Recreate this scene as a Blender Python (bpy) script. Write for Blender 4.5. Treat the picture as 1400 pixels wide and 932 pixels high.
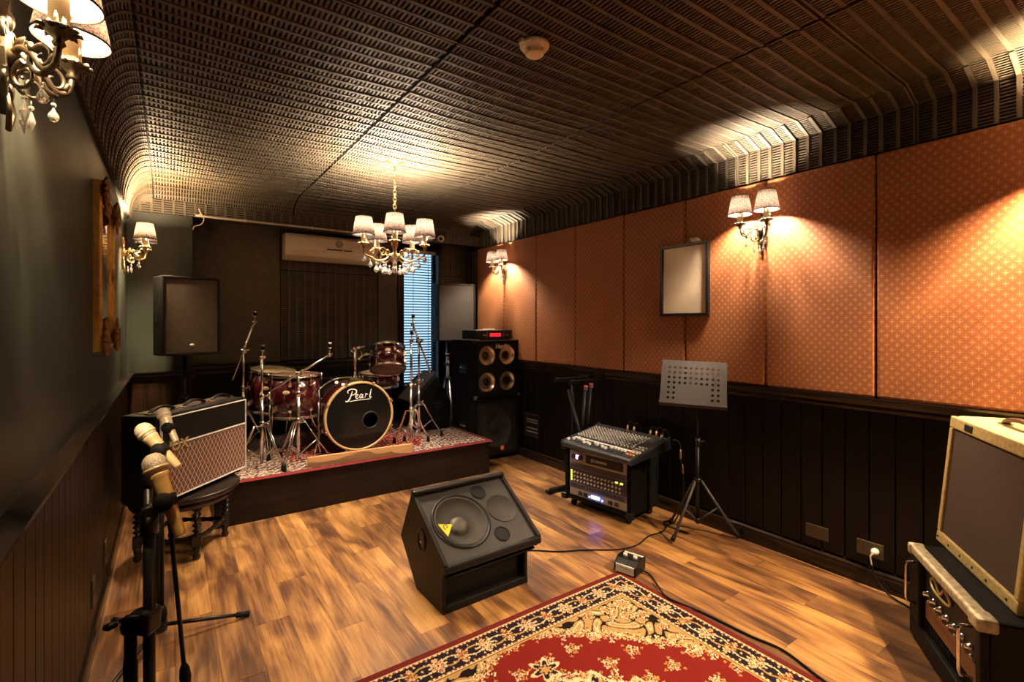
import bpy, bmesh, math, random
import numpy as np
from mathutils import Vector, Matrix, Euler
random.seed(7)
R = math.radians
sc = bpy.context.scene
for o in list(bpy.data.objects):
    bpy.data.objects.remove(o)
C = sc.collection

# ------------------------------------------------------------------ camera, world, exposure
cd = bpy.data.cameras.new('camera'); cam = bpy.data.objects.new('camera', cd); C.objects.link(cam)
cam.location = (0, 0, 1.345); cam.rotation_euler = (R(90), 0, R(-35.1))
cd.sensor_width = 36; cd.lens = 17.15; cd.shift_y = -24/1400; cd.clip_start = .02
sc.camera = cam
w = bpy.data.worlds.new('sky'); sc.world = w; w.use_nodes = True
bg = w.node_tree.nodes['Background']; bg.inputs[0].default_value = (.50, .74, 1, 1); bg.inputs[1].default_value = .68
sc.view_settings.view_transform = 'Standard'; sc.view_settings.look = 'None'
sc.view_settings.exposure = 1.1; sc.view_settings.gamma = 1; sc.view_settings.use_curve_mapping = False
sc.cycles.use_denoising = True
sc.cycles.max_bounces = 10; sc.cycles.diffuse_bounces = 5; sc.cycles.transparent_max_bounces = 16
sc.cycles.sample_clamp_indirect = 4
al = bpy.data.lights.new('window_portal', 'AREA'); al.shape = 'RECTANGLE'; al.size = .42; al.size_y = 1.6
al.cycles.is_portal = True
ao = bpy.data.objects.new('window_portal', al); C.objects.link(ao); ao.location = (2.35, 5.33, 1.4); ao.rotation_euler = (R(-90), 0, 0)
BULB = 92.0           # watts of one candle bulb
WARM = (1, .69, .38)
ROSE = (1, .77, .54)

# ------------------------------------------------------------------ mesh helper
class MB:
    def __init__(s): s.v = []; s.f = []; s.s = []
    def add(s, vs, fs, M=None, sm=False):
        b = len(s.v)
        s.v += [tuple(M @ Vector(p)) for p in vs] if M is not None else [tuple(p) for p in vs]
        s.f += [tuple(b+i for i in f) for f in fs]; s.s += [sm]*len(fs)
        return s
    def bx(s, x0, x1, y0, y1, z0, z1, M=None):
        return s.add([(x0,y0,z0),(x1,y0,z0),(x1,y1,z0),(x0,y1,z0),(x0,y0,z1),(x1,y0,z1),(x1,y1,z1),(x0,y1,z1)],
              [(3,2,1,0),(4,5,6,7),(0,1,5,4),(1,2,6,5),(2,3,7,6),(3,0,4,7)], M)
    def box(s, c, d, M=None):
        return s.bx(c[0]-d[0]/2,c[0]+d[0]/2,c[1]-d[1]/2,c[1]+d[1]/2,c[2]-d[2]/2,c[2]+d[2]/2,M)
    def prism(s, poly, ax, a, b, M=None, sm=False):
        def p(q, t):
            return {'x':(t,q[0],q[1]),'y':(q[0],t,q[1]),'z':(q[0],q[1],t)}[ax]
        n = len(poly)
        s.add([p(q,a) for q in poly]+[p(q,b) for q in poly], [tuple(range(n-1,-1,-1)), tuple(range(n,2*n))], M)
        return s.add([p(q,a) for q in poly]+[p(q,b) for q in poly], [(i,(i+1)%n,n+(i+1)%n,n+i) for i in range(n)], M, sm)
    def tube(s, pts, r, n=8, closed=False, M=None, flat=1):
        pts = [Vector(p) for p in pts]; k = len(pts)
        rs = r if isinstance(r, (list,tuple)) else [r]*k
        vs = []; up = None
        for i,p in enumerate(pts):
            if closed: t = pts[(i+1)%k]-pts[i-1]
            else: t = pts[min(i+1,k-1)]-pts[max(i-1,0)]
            if t.length < 1e-9: t = Vector((0,0,1))
            t.normalize()
            if up is None:
                a = Vector((0,0,1)) if abs(t.z) < .9 else Vector((1,0,0))
                up = (a - t*a.dot(t)).normalized()
            else:
                up = up - t*up.dot(t)
                up = up.normalized() if up.length > 1e-6 else t.orthogonal().normalized()
            sd = t.cross(up)
            for j in range(n):
                an = 2*math.pi*j/n
                vs.append(p + (up*math.cos(an) + sd*math.sin(an)*flat)*rs[i])
        fs = []
        for i in range(k if closed else k-1):
            for j in range(n):
                a = i*n; b = ((i+1)%k)*n
                fs.append((a+j, a+(j+1)%n, b+(j+1)%n, b+j))
        s.add(vs, fs, M, True)
        if not closed:
            s.add(vs[:n], [tuple(range(n-1,-1,-1))], M); s.add(vs[-n:], [tuple(range(n))], M)
        return s
    def cyl(s, a, b, r, r2=None, n=12, M=None):
        return s.tube([a, b], [r, r if r2 is None else r2], n, M=M)
    def lathe(s, prof, n=24, M=None, sm=True, caps=True):
        vs = [(r*math.cos(2*math.pi*j/n), r*math.sin(2*math.pi*j/n), z) for r,z in prof for j in range(n)]
        fs = [(i*n+j, i*n+(j+1)%n, (i+1)*n+(j+1)%n, (i+1)*n+j) for i in range(len(prof)-1) for j in range(n)]
        s.add(vs, fs, M, sm)
        if not caps: return s
        if prof[0][0] > 1e-5: s.add(vs[:n], [tuple(range(n-1,-1,-1))], M)
        if prof[-1][0] > 1e-5: s.add(vs[-n:], [tuple(range(n))], M)
        return s
    def ring(s, prof, n=24, M=None, sm=True):      # closed profile lathe
        vs = [(r*math.cos(2*math.pi*j/n), r*math.sin(2*math.pi*j/n), z) for r,z in prof for j in range(n)]
        k = len(prof)
        return s.add(vs, [(i*n+j, i*n+(j+1)%n, ((i+1)%k)*n+(j+1)%n, ((i+1)%k)*n+j) for i in range(k) for j in range(n)], M, sm)
    def sph(s, c, r, n=12, m=8, sc_=(1,1,1), M=None):
        T = Matrix.Translation(c) @ Matrix.Diagonal((*sc_,1))
        if M is not None: T = M @ T
        return s.lathe([(r*math.sin(math.pi*i/m)+1e-6, -r*math.cos(math.pi*i/m)) for i in range(m+1)], n, T)
    def build(s, name, mat, parent=None, bevel=0, seg=2, kind=None, loc=None):
        me = bpy.data.meshes.new(name); me.from_pydata(s.v, [], s.f); me.update()
        me.polygons.foreach_set('use_smooth', s.s)
        bm = bmesh.new(); bm.from_mesh(me)
        bmesh.ops.remove_doubles(bm, verts=bm.verts, dist=1e-5)
        bmesh.ops.recalc_face_normals(bm, faces=bm.faces)
        bm.to_mesh(me); bm.free()
        if mat: me.materials.append(mat)
        return link(name, me, parent, bevel, seg, kind, loc)

def link(name, me, parent=None, bevel=0, seg=2, kind=None, loc=None):
    o = bpy.data.objects.new(name, me); C.objects.link(o)
    if parent: o.parent = parent
    if loc is not None: o.location = loc
    if bevel:
        b = o.modifiers.new('bevel', 'BEVEL'); b.width = bevel; b.segments = seg; b.limit_method = 'ANGLE'; b.angle_limit = R(40)
        b.harden_normals = False
    if kind: o['kind'] = kind
    return o
def tag(o, label, cat, group=None):
    o['label'] = label; o['category'] = cat
    if group: o['group'] = group
    return o
def thing(name, label, cat, loc=(0,0,0), rz=0, group=None):
    o = bpy.data.objects.new(name, None); C.objects.link(o); o.empty_display_size = .05
    o.location = loc; o.rotation_euler = (0,0,rz)
    return tag(o, label, cat, group)
def struct(mb, name, mat, bevel=0):
    return mb.build(name, mat, None, bevel, 2, 'structure')
def aim(p, d, up=(0,0,1)):                     # matrix whose z axis is d
    z = Vector(d).normalized(); u = Vector(up)
    if abs(z.dot(u)) > .99: u = Vector((0,1,0))
    x = u.cross(z).normalized(); y = z.cross(x)
    return Matrix.Translation(p) @ Matrix((x,y,z)).transposed().to_4x4()
def T(x,y,z): return Matrix.Translation((x,y,z))
def RX(a): return Matrix.Rotation(R(a),4,'X')
def RY(a): return Matrix.Rotation(R(a),4,'Y')
def RZ(a): return Matrix.Rotation(R(a),4,'Z')
def smooth_path(pts, k=6, closed=False):
    P = [Vector(p) for p in pts]; n = len(P); out = []
    for i in range(n if closed else n-1):
        p0 = P[i-1] if (i or closed) else P[0]; p1 = P[i]; p2 = P[(i+1)%n]; p3 = P[(i+2)%n] if (closed or i+2 < n) else P[-1]
        for j in range(k):
            t = j/k
            out.append(.5*((2*p1)+(p2-p0)*t+(2*p0-5*p1+4*p2-p3)*t*t+(3*p1-p0-3*p2+p3)*t**3))
    if not closed: out.append(P[-1])
    return out
def text(name, s, size, mat, parent, M, depth=.001, shear=0, bold=0, spacing=1):
    cu = bpy.data.curves.new('t', 'FONT'); cu.body = s; cu.size = size; cu.extrude = depth; cu.shear = shear
    cu.align_x = 'CENTER'; cu.align_y = 'CENTER'; cu.offset = bold; cu.resolution_u = 3; cu.space_character = spacing
    t = bpy.data.objects.new('t', cu); C.objects.link(t)
    me = bpy.data.meshes.new_from_object(t.evaluated_get(bpy.context.evaluated_depsgraph_get()))
    bpy.data.objects.remove(t); bpy.data.curves.remove(cu)
    me.name = name; me.transform(M); me.materials.clear(); me.materials.append(mat)
    return link(name, me, parent)

# ------------------------------------------------------------------ materials
def newmat(name):
    m = bpy.data.materials.new(name); m.use_nodes = True
    return m, m.node_tree, m.node_tree.nodes['Principled BSDF']
def N(nt, t, **kw):
    n = nt.nodes.new(t)
    for k,v in kw.items(): setattr(n, k, v)
    return n
def mth(nt, op, a, b=None, c=None):
    n = nt.nodes.new('ShaderNodeMath'); n.operation = op
    for i,x in enumerate((a,b,c)):
        if x is None: continue
        if isinstance(x,(int,float)): n.inputs[i].default_value = x
        else: nt.links.new(x, n.inputs[i])
    return n.outputs[0]
def coords(nt, scale=(1,1,1), kind='Object'):
    tc = N(nt,'ShaderNodeTexCoord'); mp = N(nt,'ShaderNodeMapping'); mp.inputs['Scale'].default_value = scale
    nt.links.new(tc.outputs[kind], mp.inputs['Vector']); return mp.outputs[0]
def ramp(nt, fac, stops):
    r = N(nt,'ShaderNodeValToRGB'); e = r.color_ramp.elements
    while len(e) < len(stops): e.new(.5)
    for i,(p,c) in enumerate(stops): e[i].position = p; e[i].color = (*c,1)
    nt.links.new(fac, r.inputs[0]); return r.outputs[0]
def simple(name, col, rough=.5, metal=0, var=.25, scale=12, bump=0, bscale=200, coat=0, stretch=(1,1,1), spec=.5, rvar=0):
    m, nt, p = newmat(name)
    v = coords(nt, stretch)
    n = N(nt,'ShaderNodeTexNoise'); n.inputs['Scale'].default_value = scale; n.inputs['Detail'].default_value = 5
    nt.links.new(v, n.inputs['Vector'])
    a = tuple(c*(1-var) for c in col); b = tuple(min(1,c*(1+var)) for c in col)
    nt.links.new(ramp(nt, n.outputs[0], [(.3,a),(.7,b)]), p.inputs['Base Color'])
    p.inputs['Roughness'].default_value = rough; p.inputs['Metallic'].default_value = metal
    p.inputs['Specular IOR Level'].default_value = spec; p.inputs['Coat Weight'].default_value = coat; p.inputs['Coat Roughness'].default_value = .08
    if rvar:
        nt.links.new(mth(nt,'MULTIPLY_ADD', n.outputs[0], rvar, rough-rvar/2), p.inputs['Roughness'])
    if bump:
        n2 = N(nt,'ShaderNodeTexNoise'); n2.inputs['Scale'].default_value = bscale; n2.inputs['Detail'].default_value = 3
        nt.links.new(v, n2.inputs['Vector'])
        b_ = N(nt,'ShaderNodeBump'); b_.inputs['Strength'].default_value = bump; b_.inputs['Distance'].default_value = .002
        nt.links.new(n2.outputs[0], b_.inputs['Height']); nt.links.new(b_.outputs[0], p.inputs['Normal'])
    return m
def emit(name, col, st):
    m, nt, p = newmat(name); p.inputs['Base Color'].default_value = (*col,1)
    p.inputs['Emission Color'].default_value = (*col,1); p.inputs['Emission Strength'].default_value = st
    return m
def wood(name, stops, axis='z', rough=.4, scale=3, stretch=14, bump=.15, rnd=True, coat=0, spec=.5):
    m, nt, p = newmat(name)
    s = [stretch]*3; s['xyz'.index(axis)] = 1
    v = coords(nt, tuple(s))
    if rnd:
        oi = N(nt,'ShaderNodeObjectInfo'); ad = N(nt,'ShaderNodeVectorMath'); ad.operation = 'ADD'
        cm = N(nt,'ShaderNodeCombineXYZ'); k = mth(nt,'MULTIPLY', oi.outputs['Random'], 37.0)
        for i in range(3): nt.links.new(k, cm.inputs[i])
        nt.links.new(v, ad.inputs[0]); nt.links.new(cm.outputs[0], ad.inputs[1]); v = ad.outputs[0]
    n = N(nt,'ShaderNodeTexNoise'); n.inputs['Scale'].default_value = scale; n.inputs['Detail'].default_value = 6; n.inputs['Distortion'].default_value = .8
    nt.links.new(v, n.inputs['Vector'])
    nt.links.new(ramp(nt, n.outputs[0], stops), p.inputs['Base Color'])
    p.inputs['Roughness'].default_value = rough; p.inputs['Coat Weight'].default_value = coat; p.inputs['Specular IOR Level'].default_value = spec
    b_ = N(nt,'ShaderNodeBump'); b_.inputs['Strength'].default_value = bump; b_.inputs['Distance'].default_value = .002
    nt.links.new(n.outputs[0], b_.inputs['Height']); nt.links.new(b_.outputs[0], p.inputs['Normal'])
    return m
def floor_mat():
    m, nt, p = newmat('laminate_planks')
    oi = N(nt,'ShaderNodeObjectInfo')
    tc = N(nt,'ShaderNodeTexCoord')
    cm = N(nt,'ShaderNodeCombineXYZ')
    nt.links.new(mth(nt,'MULTIPLY',oi.outputs['Random'],91.0), cm.inputs[0]); nt.links.new(mth(nt,'MULTIPLY',oi.outputs['Random'],53.0), cm.inputs[1])
    ad = N(nt,'ShaderNodeVectorMath'); ad.operation='ADD'; nt.links.new(tc.outputs['Object'], ad.inputs[0]); nt.links.new(cm.outputs[0], ad.inputs[1])
    def noi(sx, sy, scale, det, dist):
        mp = N(nt,'ShaderNodeMapping'); mp.inputs['Scale'].default_value = (sx,sy,1); nt.links.new(ad.outputs[0], mp.inputs[0])
        n = N(nt,'ShaderNodeTexNoise'); n.inputs['Scale'].default_value = scale; n.inputs['Detail'].default_value = det; n.inputs['Distortion'].default_value = dist
        nt.links.new(mp.outputs[0], n.inputs['Vector']); return n.outputs[0]
    big = noi(2.2,.55,2.2,2,.5)
    fig = mth(nt,'MULTIPLY', big, 22.0)                  # contour lines of a smooth field: flame figure
    fig = mth(nt,'SINE', fig); fig = mth(nt,'MULTIPLY_ADD', fig, .5, .5)
    fine = noi(24,1.1,3.4,8,.5)
    tone = noi(3.4,.75,1.8,3,1.4)
    k = mth(nt,'ADD', mth(nt,'MULTIPLY',fig,.13), mth(nt,'MULTIPLY',fine,.52))
    k = mth(nt,'ADD', k, mth(nt,'MULTIPLY',tone,.92))
    k = mth(nt,'ADD', k, mth(nt,'MULTIPLY_ADD',oi.outputs['Random'],.16,-.372))
    nt.links.new(ramp(nt, k, [(.22,(.055,.025,.014)),(.37,(.115,.052,.024)),(.51,(.225,.107,.038)),(.65,(.36,.185,.060)),(.84,(.50,.28,.098))]), p.inputs['Base Color'])
    nt.links.new(mth(nt,'MULTIPLY_ADD',fine,.22,.27), p.inputs['Roughness'])
    b_ = N(nt,'ShaderNodeBump'); b_.inputs['Strength'].default_value = .12; b_.inputs['Distance'].default_value = .001
    nt.links.new(fine, b_.inputs['Height']); nt.links.new(b_.outputs[0], p.inputs['Normal'])
    return m
def fabric_mat():
    m, nt, p = newmat('rust_jacquard_fabric')
    tc = N(nt,'ShaderNodeTexCoord'); sx = N(nt,'ShaderNodeSeparateXYZ'); nt.links.new(tc.outputs['Object'], sx.inputs[0])
    u = mth(nt,'DIVIDE', sx.outputs[1], .042); v = mth(nt,'DIVIDE', sx.outputs[2], .046)
    def motif(ou, ov):
        a = mth(nt,'ABSOLUTE', mth(nt,'SUBTRACT', mth(nt,'FRACT', mth(nt,'ADD',u,ou+50)), .5))
        b = mth(nt,'ABSOLUTE', mth(nt,'SUBTRACT', mth(nt,'FRACT', mth(nt,'ADD',v,ov+50)), .5))
        mn = mth(nt,'MINIMUM',a,b); mx = mth(nt,'MAXIMUM',a,b)
        cr = mth(nt,'MULTIPLY', mth(nt,'LESS_THAN',mn,.032), mth(nt,'LESS_THAN',mx,.22))
        return cr, mth(nt,'ADD',a,b)
    c1,d1 = motif(0,0); c2,_ = motif(.5,.5)
    cross = mth(nt,'MAXIMUM',c1,c2)
    lat = mth(nt,'LESS_THAN', mth(nt,'ABSOLUTE', mth(nt,'SUBTRACT', d1, .5)), .07)
    n = N(nt,'ShaderNodeTexNoise'); n.inputs['Scale'].default_value = 420; n.inputs['Detail'].default_value = 2
    nt.links.new(tc.outputs['Object'], n.inputs['Vector'])
    n3 = N(nt,'ShaderNodeTexNoise'); n3.inputs['Scale'].default_value = 5; nt.links.new(tc.outputs['Object'], n3.inputs['Vector'])
    base = ramp(nt, mth(nt,'ADD', mth(nt,'MULTIPLY',n.outputs[0],.8), mth(nt,'MULTIPLY',n3.outputs[0],.2)), [(.3,(.21,.064,.022)),(.7,(.42,.135,.043))])
    def mix(f, a, b):
        x = N(nt,'ShaderNodeMix'); x.data_type = 'RGBA'; nt.links.new(f, x.inputs[0]); 
        nt.links.new(a, x.inputs[6])
        x.inputs[7].default_value = (*b,1); return x.outputs[2]
    c = mix(mth(nt,'MULTIPLY',lat,.27), base, (.17,.042,.014))
    c = mix(mth(nt,'MULTIPLY',cross,.55), c, (.66,.34,.13))
    nt.links.new(c, p.inputs['Base Color']); p.inputs['Roughness'].default_value = .62
    p.inputs['Sheen Weight'].default_value = .25; p.inputs['Sheen Tint'].default_value = (1,.6,.3,1)
    b_ = N(nt,'ShaderNodeBump'); b_.inputs['Strength'].default_value = .5; b_.inputs['Distance'].default_value = .002
    h = mth(nt,'ADD', mth(nt,'MULTIPLY',n.outputs[0],.5), mth(nt,'SUBTRACT', cross, mth(nt,'MULTIPLY',lat,.6)))
    nt.links.new(h, b_.inputs['Height']); nt.links.new(b_.outputs[0], p.inputs['Normal'])
    return m
def grille_mat(name, col, pitch=.006, hole=.32, rough=.5, metal=.3):
    """perforated sheet / woven cloth: round see-through holes in object space"""
    m, nt, p = newmat(name)
    p.inputs['Base Color'].default_value = (*col,1); p.inputs['Roughness'].default_value = rough; p.inputs['Metallic'].default_value = metal
    v = coords(nt, (1/pitch,)*3, 'UV'); s = N(nt,'ShaderNodeSeparateXYZ'); nt.links.new(v, s.inputs[0])
    def cell(o):
        a = mth(nt,'SUBTRACT', mth(nt,'FRACT', mth(nt,'ADD',s.outputs[0],o+200)), .5); b = mth(nt,'SUBTRACT', mth(nt,'FRACT', mth(nt,'ADD',s.outputs[1],o+200)), .5)
        return mth(nt,'ADD', mth(nt,'MULTIPLY',a,a), mth(nt,'MULTIPLY',b,b))
    d = mth(nt,'MINIMUM', cell(0), cell(.5))
    nt.links.new(mth(nt,'GREATER_THAN', d, hole*hole), p.inputs['Alpha'])
    return m
def vcol_mat(name, rough=.95):
    m, nt, p = newmat(name)
    a = N(nt,'ShaderNodeVertexColor'); a.layer_name = 'Col'
    n = N(nt,'ShaderNodeTexNoise'); n.inputs['Scale'].default_value = 300; nt.links.new(coords(nt), n.inputs['Vector'])
    x = N(nt,'ShaderNodeMix'); x.data_type='RGBA'; x.blend_type='MULTIPLY'; x.inputs[0].default_value = .5
    nt.links.new(a.outputs[0], x.inputs[6]); nt.links.new(ramp(nt,n.outputs[0],[(.3,(.42,.42,.42)),(.7,(.84,.84,.84))]), x.inputs[7])
    nt.links.new(x.outputs[2], p.inputs['Base Color']); p.inputs['Roughness'].default_value = rough; p.inputs['Specular IOR Level'].default_value = .1
    b_ = N(nt,'ShaderNodeBump'); b_.inputs['Strength'].default_value = .6; b_.inputs['Distance'].default_value = .003
    nt.links.new(n.outputs[0], b_.inputs['Height']); nt.links.new(b_.outputs[0], p.inputs['Normal'])
    return m
def shade_mat():
    m, nt, p = newmat('lampshade_fabric'); out = nt.nodes['Material Output']
    v = coords(nt); n = N(nt,'ShaderNodeTexNoise'); n.inputs['Scale'].default_value = 170; n.inputs['Detail'].default_value = 2; nt.links.new(v,n.inputs['Vector'])
    col = ramp(nt, n.outputs[0], [(.38,(.13,.11,.11)),(.60,(.66,.58,.54))])
    d = N(nt,'ShaderNodeBsdfDiffuse'); t = N(nt,'ShaderNodeBsdfTranslucent'); mx = N(nt,'ShaderNodeMixShader'); mx.inputs[0].default_value = .72
    nt.links.new(col,d.inputs[0]); nt.links.new(col,t.inputs[0]); nt.links.new(d.outputs[0],mx.inputs[1]); nt.links.new(t.outputs[0],mx.inputs[2])
    nt.links.new(mx.outputs[0], out.inputs[0]); return m
def glass_mat(name, col=(1,1,1), ior=1.5, thin=False):
    m, nt, p = newmat(name); out = nt.nodes['Material Output']
    if thin:
        a = N(nt,'ShaderNodeBsdfTransparent'); a.inputs[0].default_value = (*col,1); g = N(nt,'ShaderNodeBsdfGlossy'); g.inputs['Roughness'].default_value = .02
        f = N(nt,'ShaderNodeFresnel'); f.inputs[0].default_value = ior
        mx = N(nt,'ShaderNodeMixShader'); nt.links.new(f.outputs[0],mx.inputs[0]); nt.links.new(a.outputs[0],mx.inputs[1]); nt.links.new(g.outputs[0],mx.inputs[2]); nt.links.new(mx.outputs[0],out.inputs[0])
    else:
        p.inputs['Base Color'].default_value = (*col,1); p.inputs['Transmission Weight'].default_value = 1; p.inputs['Roughness'].default_value = .02; p.inputs['IOR'].default_value = ior
    return m
def crystal_mat():
    m, nt, p = newmat('crystal'); p.inputs['Base Color'].default_value = (.95,.92,.88,1); p.inputs['Transmission Weight'].default_value = .88
    p.inputs['Roughness'].default_value = .04; p.inputs['IOR'].default_value = 1.6; p.inputs['Coat Weight'].default_value = 1
    return m
def blind_mat():
    m, nt, p = newmat('blind_slat'); out = nt.nodes['Material Output']
    d = N(nt,'ShaderNodeBsdfDiffuse'); t = N(nt,'ShaderNodeBsdfTranslucent'); mx = N(nt,'ShaderNodeMixShader'); mx.inputs[0].default_value = .35
    for q in (d,t): q.inputs[0].default_value = (.30,.38,.42,1)
    nt.links.new(d.outputs[0],mx.inputs[1]); nt.links.new(t.outputs[0],mx.inputs[2]); nt.links.new(mx.outputs[0],out.inputs[0]); return m

M = dict(
 floor=floor_mat(), fabric=fabric_mat(), shade=shade_mat(),
 sub=simple('dark_substrate',(.012,.009,.008),.9,var=.2),
 lattice=simple('painted_pulp_lattice',(.080,.063,.042),.6,var=.2,scale=6,bump=.2,bscale=300),
 lattice_dark=simple('dark_lattice',(.075,.054,.036),.55,var=.25,scale=6),
 green=simple('dark_green_plaster',(.022,.026,.021),.42,var=.35,scale=3,bump=.12,bscale=40,rvar=.2),
 black_panel=simple('charcoal_felt',(.085,.070,.050),.85,var=.2,scale=30,bump=.3),
 dwood=wood('ebonised_board',[(.3,(.0016,.0011,.0008)),(.7,(.0062,.0036,.0024))],'z',.38,spec=.25),
 lwood=wood('brown_stained_board',[(.3,(.008,.004,.002)),(.7,(.034,.016,.0065))],'z',.42,spec=.3),
 rail=wood('ebonised_rail',[(.3,(.007,.005,.004)),(.7,(.026,.016,.011))],'y',.2),
 railx=wood('ebonised_rail_x',[(.3,(.007,.005,.004)),(.7,(.026,.016,.011))],'x',.3),
 stagewood=wood('stage_fascia',[(.3,(.005,.003,.002)),(.7,(.017,.009,.005))],'x',.45,spec=.25),
 tablewood=wood('table_wood',[(.3,(.006,.004,.003)),(.7,(.022,.013,.009))],'z',.3),
 plank=wood('pale_plank',[(.3,(.42,.22,.085)),(.7,(.58,.34,.15))],'x',.55),
 plankd=wood('plank_worn',[(.3,(.17,.085,.04)),(.7,(.26,.14,.07))],'x',.6),
 tolex=simple('black_tolex',(.0045,.0042,.004),.5,var=.3,scale=60,bump=.5,bscale=500,spec=.22),
 carpet=simple('black_carpet',(.0048,.0044,.0042),.9,spec=.1,var=.3,scale=90,bump=.7,bscale=700),
 plastic=simple('black_plastic',(.006,.006,.0062),.38,spec=.3,var=.2),
 rubber=simple('black_rubber',(.005,.005,.005),.7,spec=.2,var=.2),
 chrome=simple('chrome',(.80,.78,.75),.13,1,var=.04),
 steel=simple('brushed_steel',(.42,.41,.42),.35,1,var=.12,scale=40),
 alu=simple('speaker_aluminium',(.80,.72,.60),.28,1,var=.15),
 brass=simple('antique_gilt',(.42,.29,.13),.36,1,var=.35,scale=40,bump=.2),
 pewter=simple('tarnished_silver_gilt',(.085,.066,.045),.42,1,var=.35,scale=50,bump=.2),
 gold=simple('gilt_gesso',(.66,.42,.11),.4,.45,var=.3,scale=30,bump=.3,bscale=90),
 bronze=simple('dull_gilt_ornament',(.27,.14,.055),.45,.7,var=.4,scale=50,bump=.4,bscale=120),
 candle=simple('cream_candle_sleeve',(.90,.76,.48),.55,var=.1),
 bulb=emit('bulb',(1,.80,.52),40),
 crystal=crystal_mat(),
 pane=glass_mat('window_pane',(.92,.97,1),1.45,True), slat=blind_mat(),
 white=simple('ivory_plastic',(.86,.75,.60),.42,var=.06),
 offwhite=simple('white_plastic',(.75,.72,.67),.4,var=.05),
 shell=simple('wine_red_lacquer',(.048,.0045,.0075),.16,0,var=.3,scale=8,coat=1),
 hoopwood=simple('maple_hoop',(.55,.36,.16),.3,var=.15,coat=.5),
 black_head=simple('black_drumhead',(.006,.006,.006),.16,var=.1),
 cream_head=simple('worn_cream_drumhead',(.62,.49,.31),.5,var=.25,scale=9),
 clear_head=simple('smoky_drumhead',(.24,.15,.12),.3,var=.2),
 print=simple('white_print',(.85,.83,.8),.5,var=.03), dprint=simple('black_print',(.015,.013,.012),.5,var=.05),
 goldprint=simple('gold_print',(.6,.46,.2),.4,.5,var=.05),
 tweed=simple('yellow_tweed',(.52,.37,.13),.7,var=.22,scale=70,bump=.5,bscale=400),
 leather=simple('brown_leather',(.055,.022,.009),.45,var=.3),
 cream=simple('worn_cream_vinyl',(.48,.39,.24),.55,var=.35,scale=45,bump=.4,bscale=160),
 gclothm=grille_mat('brown_grille_cloth',(.085,.055,.040),.0045,.20,.8,0),
 gsteel=grille_mat('perforated_steel',(.070,.060,.052),.007,.36,.45,.4),
 gfine=simple('speaker_foam_grille',(.015,.011,.009),.8,var=.2,scale=40,bump=.8,bscale=600),
 mesh=simple('microphone_mesh',(.62,.55,.44),.45,.35,var=.5,scale=400,bump=1.0,bscale=450),
 champagne=simple('champagne_metal',(.70,.53,.30),.36,.3,var=.08), beige=simple('beige_metal',(.72,.61,.46),.4,.2,var=.08), goldmic=simple('gold_metal',(.78,.54,.19),.34,.2,var=.08),
 cone=simple('paper_cone',(.026,.022,.019),.75,var=.3), dust=simple('dust_cap',(.009,.0085,.008),.55,var=.2),
 yellow=simple('yellow_badge',(.75,.58,.03),.4,var=.05), orange=simple('orange_badge',(.85,.20,.04),.4,var=.05), red=simple('orange_rubber_band',(.75,.12,.05),.5,var=.1), blue=simple('blue_rubber_band',(.10,.12,.40),.5,var=.1),
 redled=emit('red_display',(.9,.02,.03),.55), blueled=emit('blue_display',(.12,.20,1),7), violetled=emit('violet_lamp',(.45,.40,1),5), greenled=emit('yellow_led',(.75,.9,.1),1.6), 
 rackgrey=simple('rack_grey',(.30,.27,.25),.4,.6,var=.08), violet=simple('rack_violet_grey',(.16,.13,.20),.45,.4,var=.1), maroon=simple('rack_dark_face',(.035,.018,.018),.45,var=.1), knob=simple('pale_knob',(.5,.46,.42),.4,var=.06),
 fader=simple('white_fader_cap',(.8,.78,.75),.4,var=.03), mixer=simple('mixer_dark_blue',(.022,.024,.032),.4,var=.1),
 desk=simple('music_desk_grey',(.050,.044,.042),.5,.2,var=.15,scale=60), paper=simple('cream_paper',(.74,.60,.45),.7,var=.06,scale=60,coat=1),
 mirror=simple('old_mirror',(.5,.48,.42),.06,1,var=.1), frameblack=simple('black_frame',(.010,.008,.008),.3,var=.2),
 plate=simple('bronze_plate',(.085,.068,.050),.4,.5,var=.2), conduit=simple('ivory_conduit',(.55,.46,.36),.5,var=.08), rug=vcol_mat('rug_pile'),
)

# ------------------------------------------------------------------ setting
LX, RXW, BY, PY, NY = -.27, 2.95, 5.15, 4.8, -1.6      # left wall, right wall, back wall, pier/beam front, wall behind the camera
fl = struct(MB().bx(LX-.1,RXW+.1,NY-.1,BY+.2,-.08,-.012), 'floor', M['sub'])
PW, PL = .145, .914
pm = MB().bx(-PW/2+.0006,PW/2-.0006,-PL/2+.0006,PL/2-.0006,-.012,0)
po = pm.build('plank', M['floor'], fl); pme = po.data; first = True
k = 0
for i in range(23):
    x = LX+.02+PW*(i+.5) - .02
    off = (i*.37) % 1 * PL
    n = 0
    while True:
        y = -.75 + off - PL + PL*(n+.5); n += 1
        if y-PL/2 > (5.1 if x > 2.3 or x < .25 else 4.1): break
        if x-PW/2 > RXW: break
        if y+PL/2 < -.75: continue
        o = po if first else bpy.data.objects.new('plank', pme)
        if not first: C.objects.link(o); o.parent = fl
        first = False
        o.location = (x, y, random.uniform(-.0004,0))
        k += 1

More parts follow.
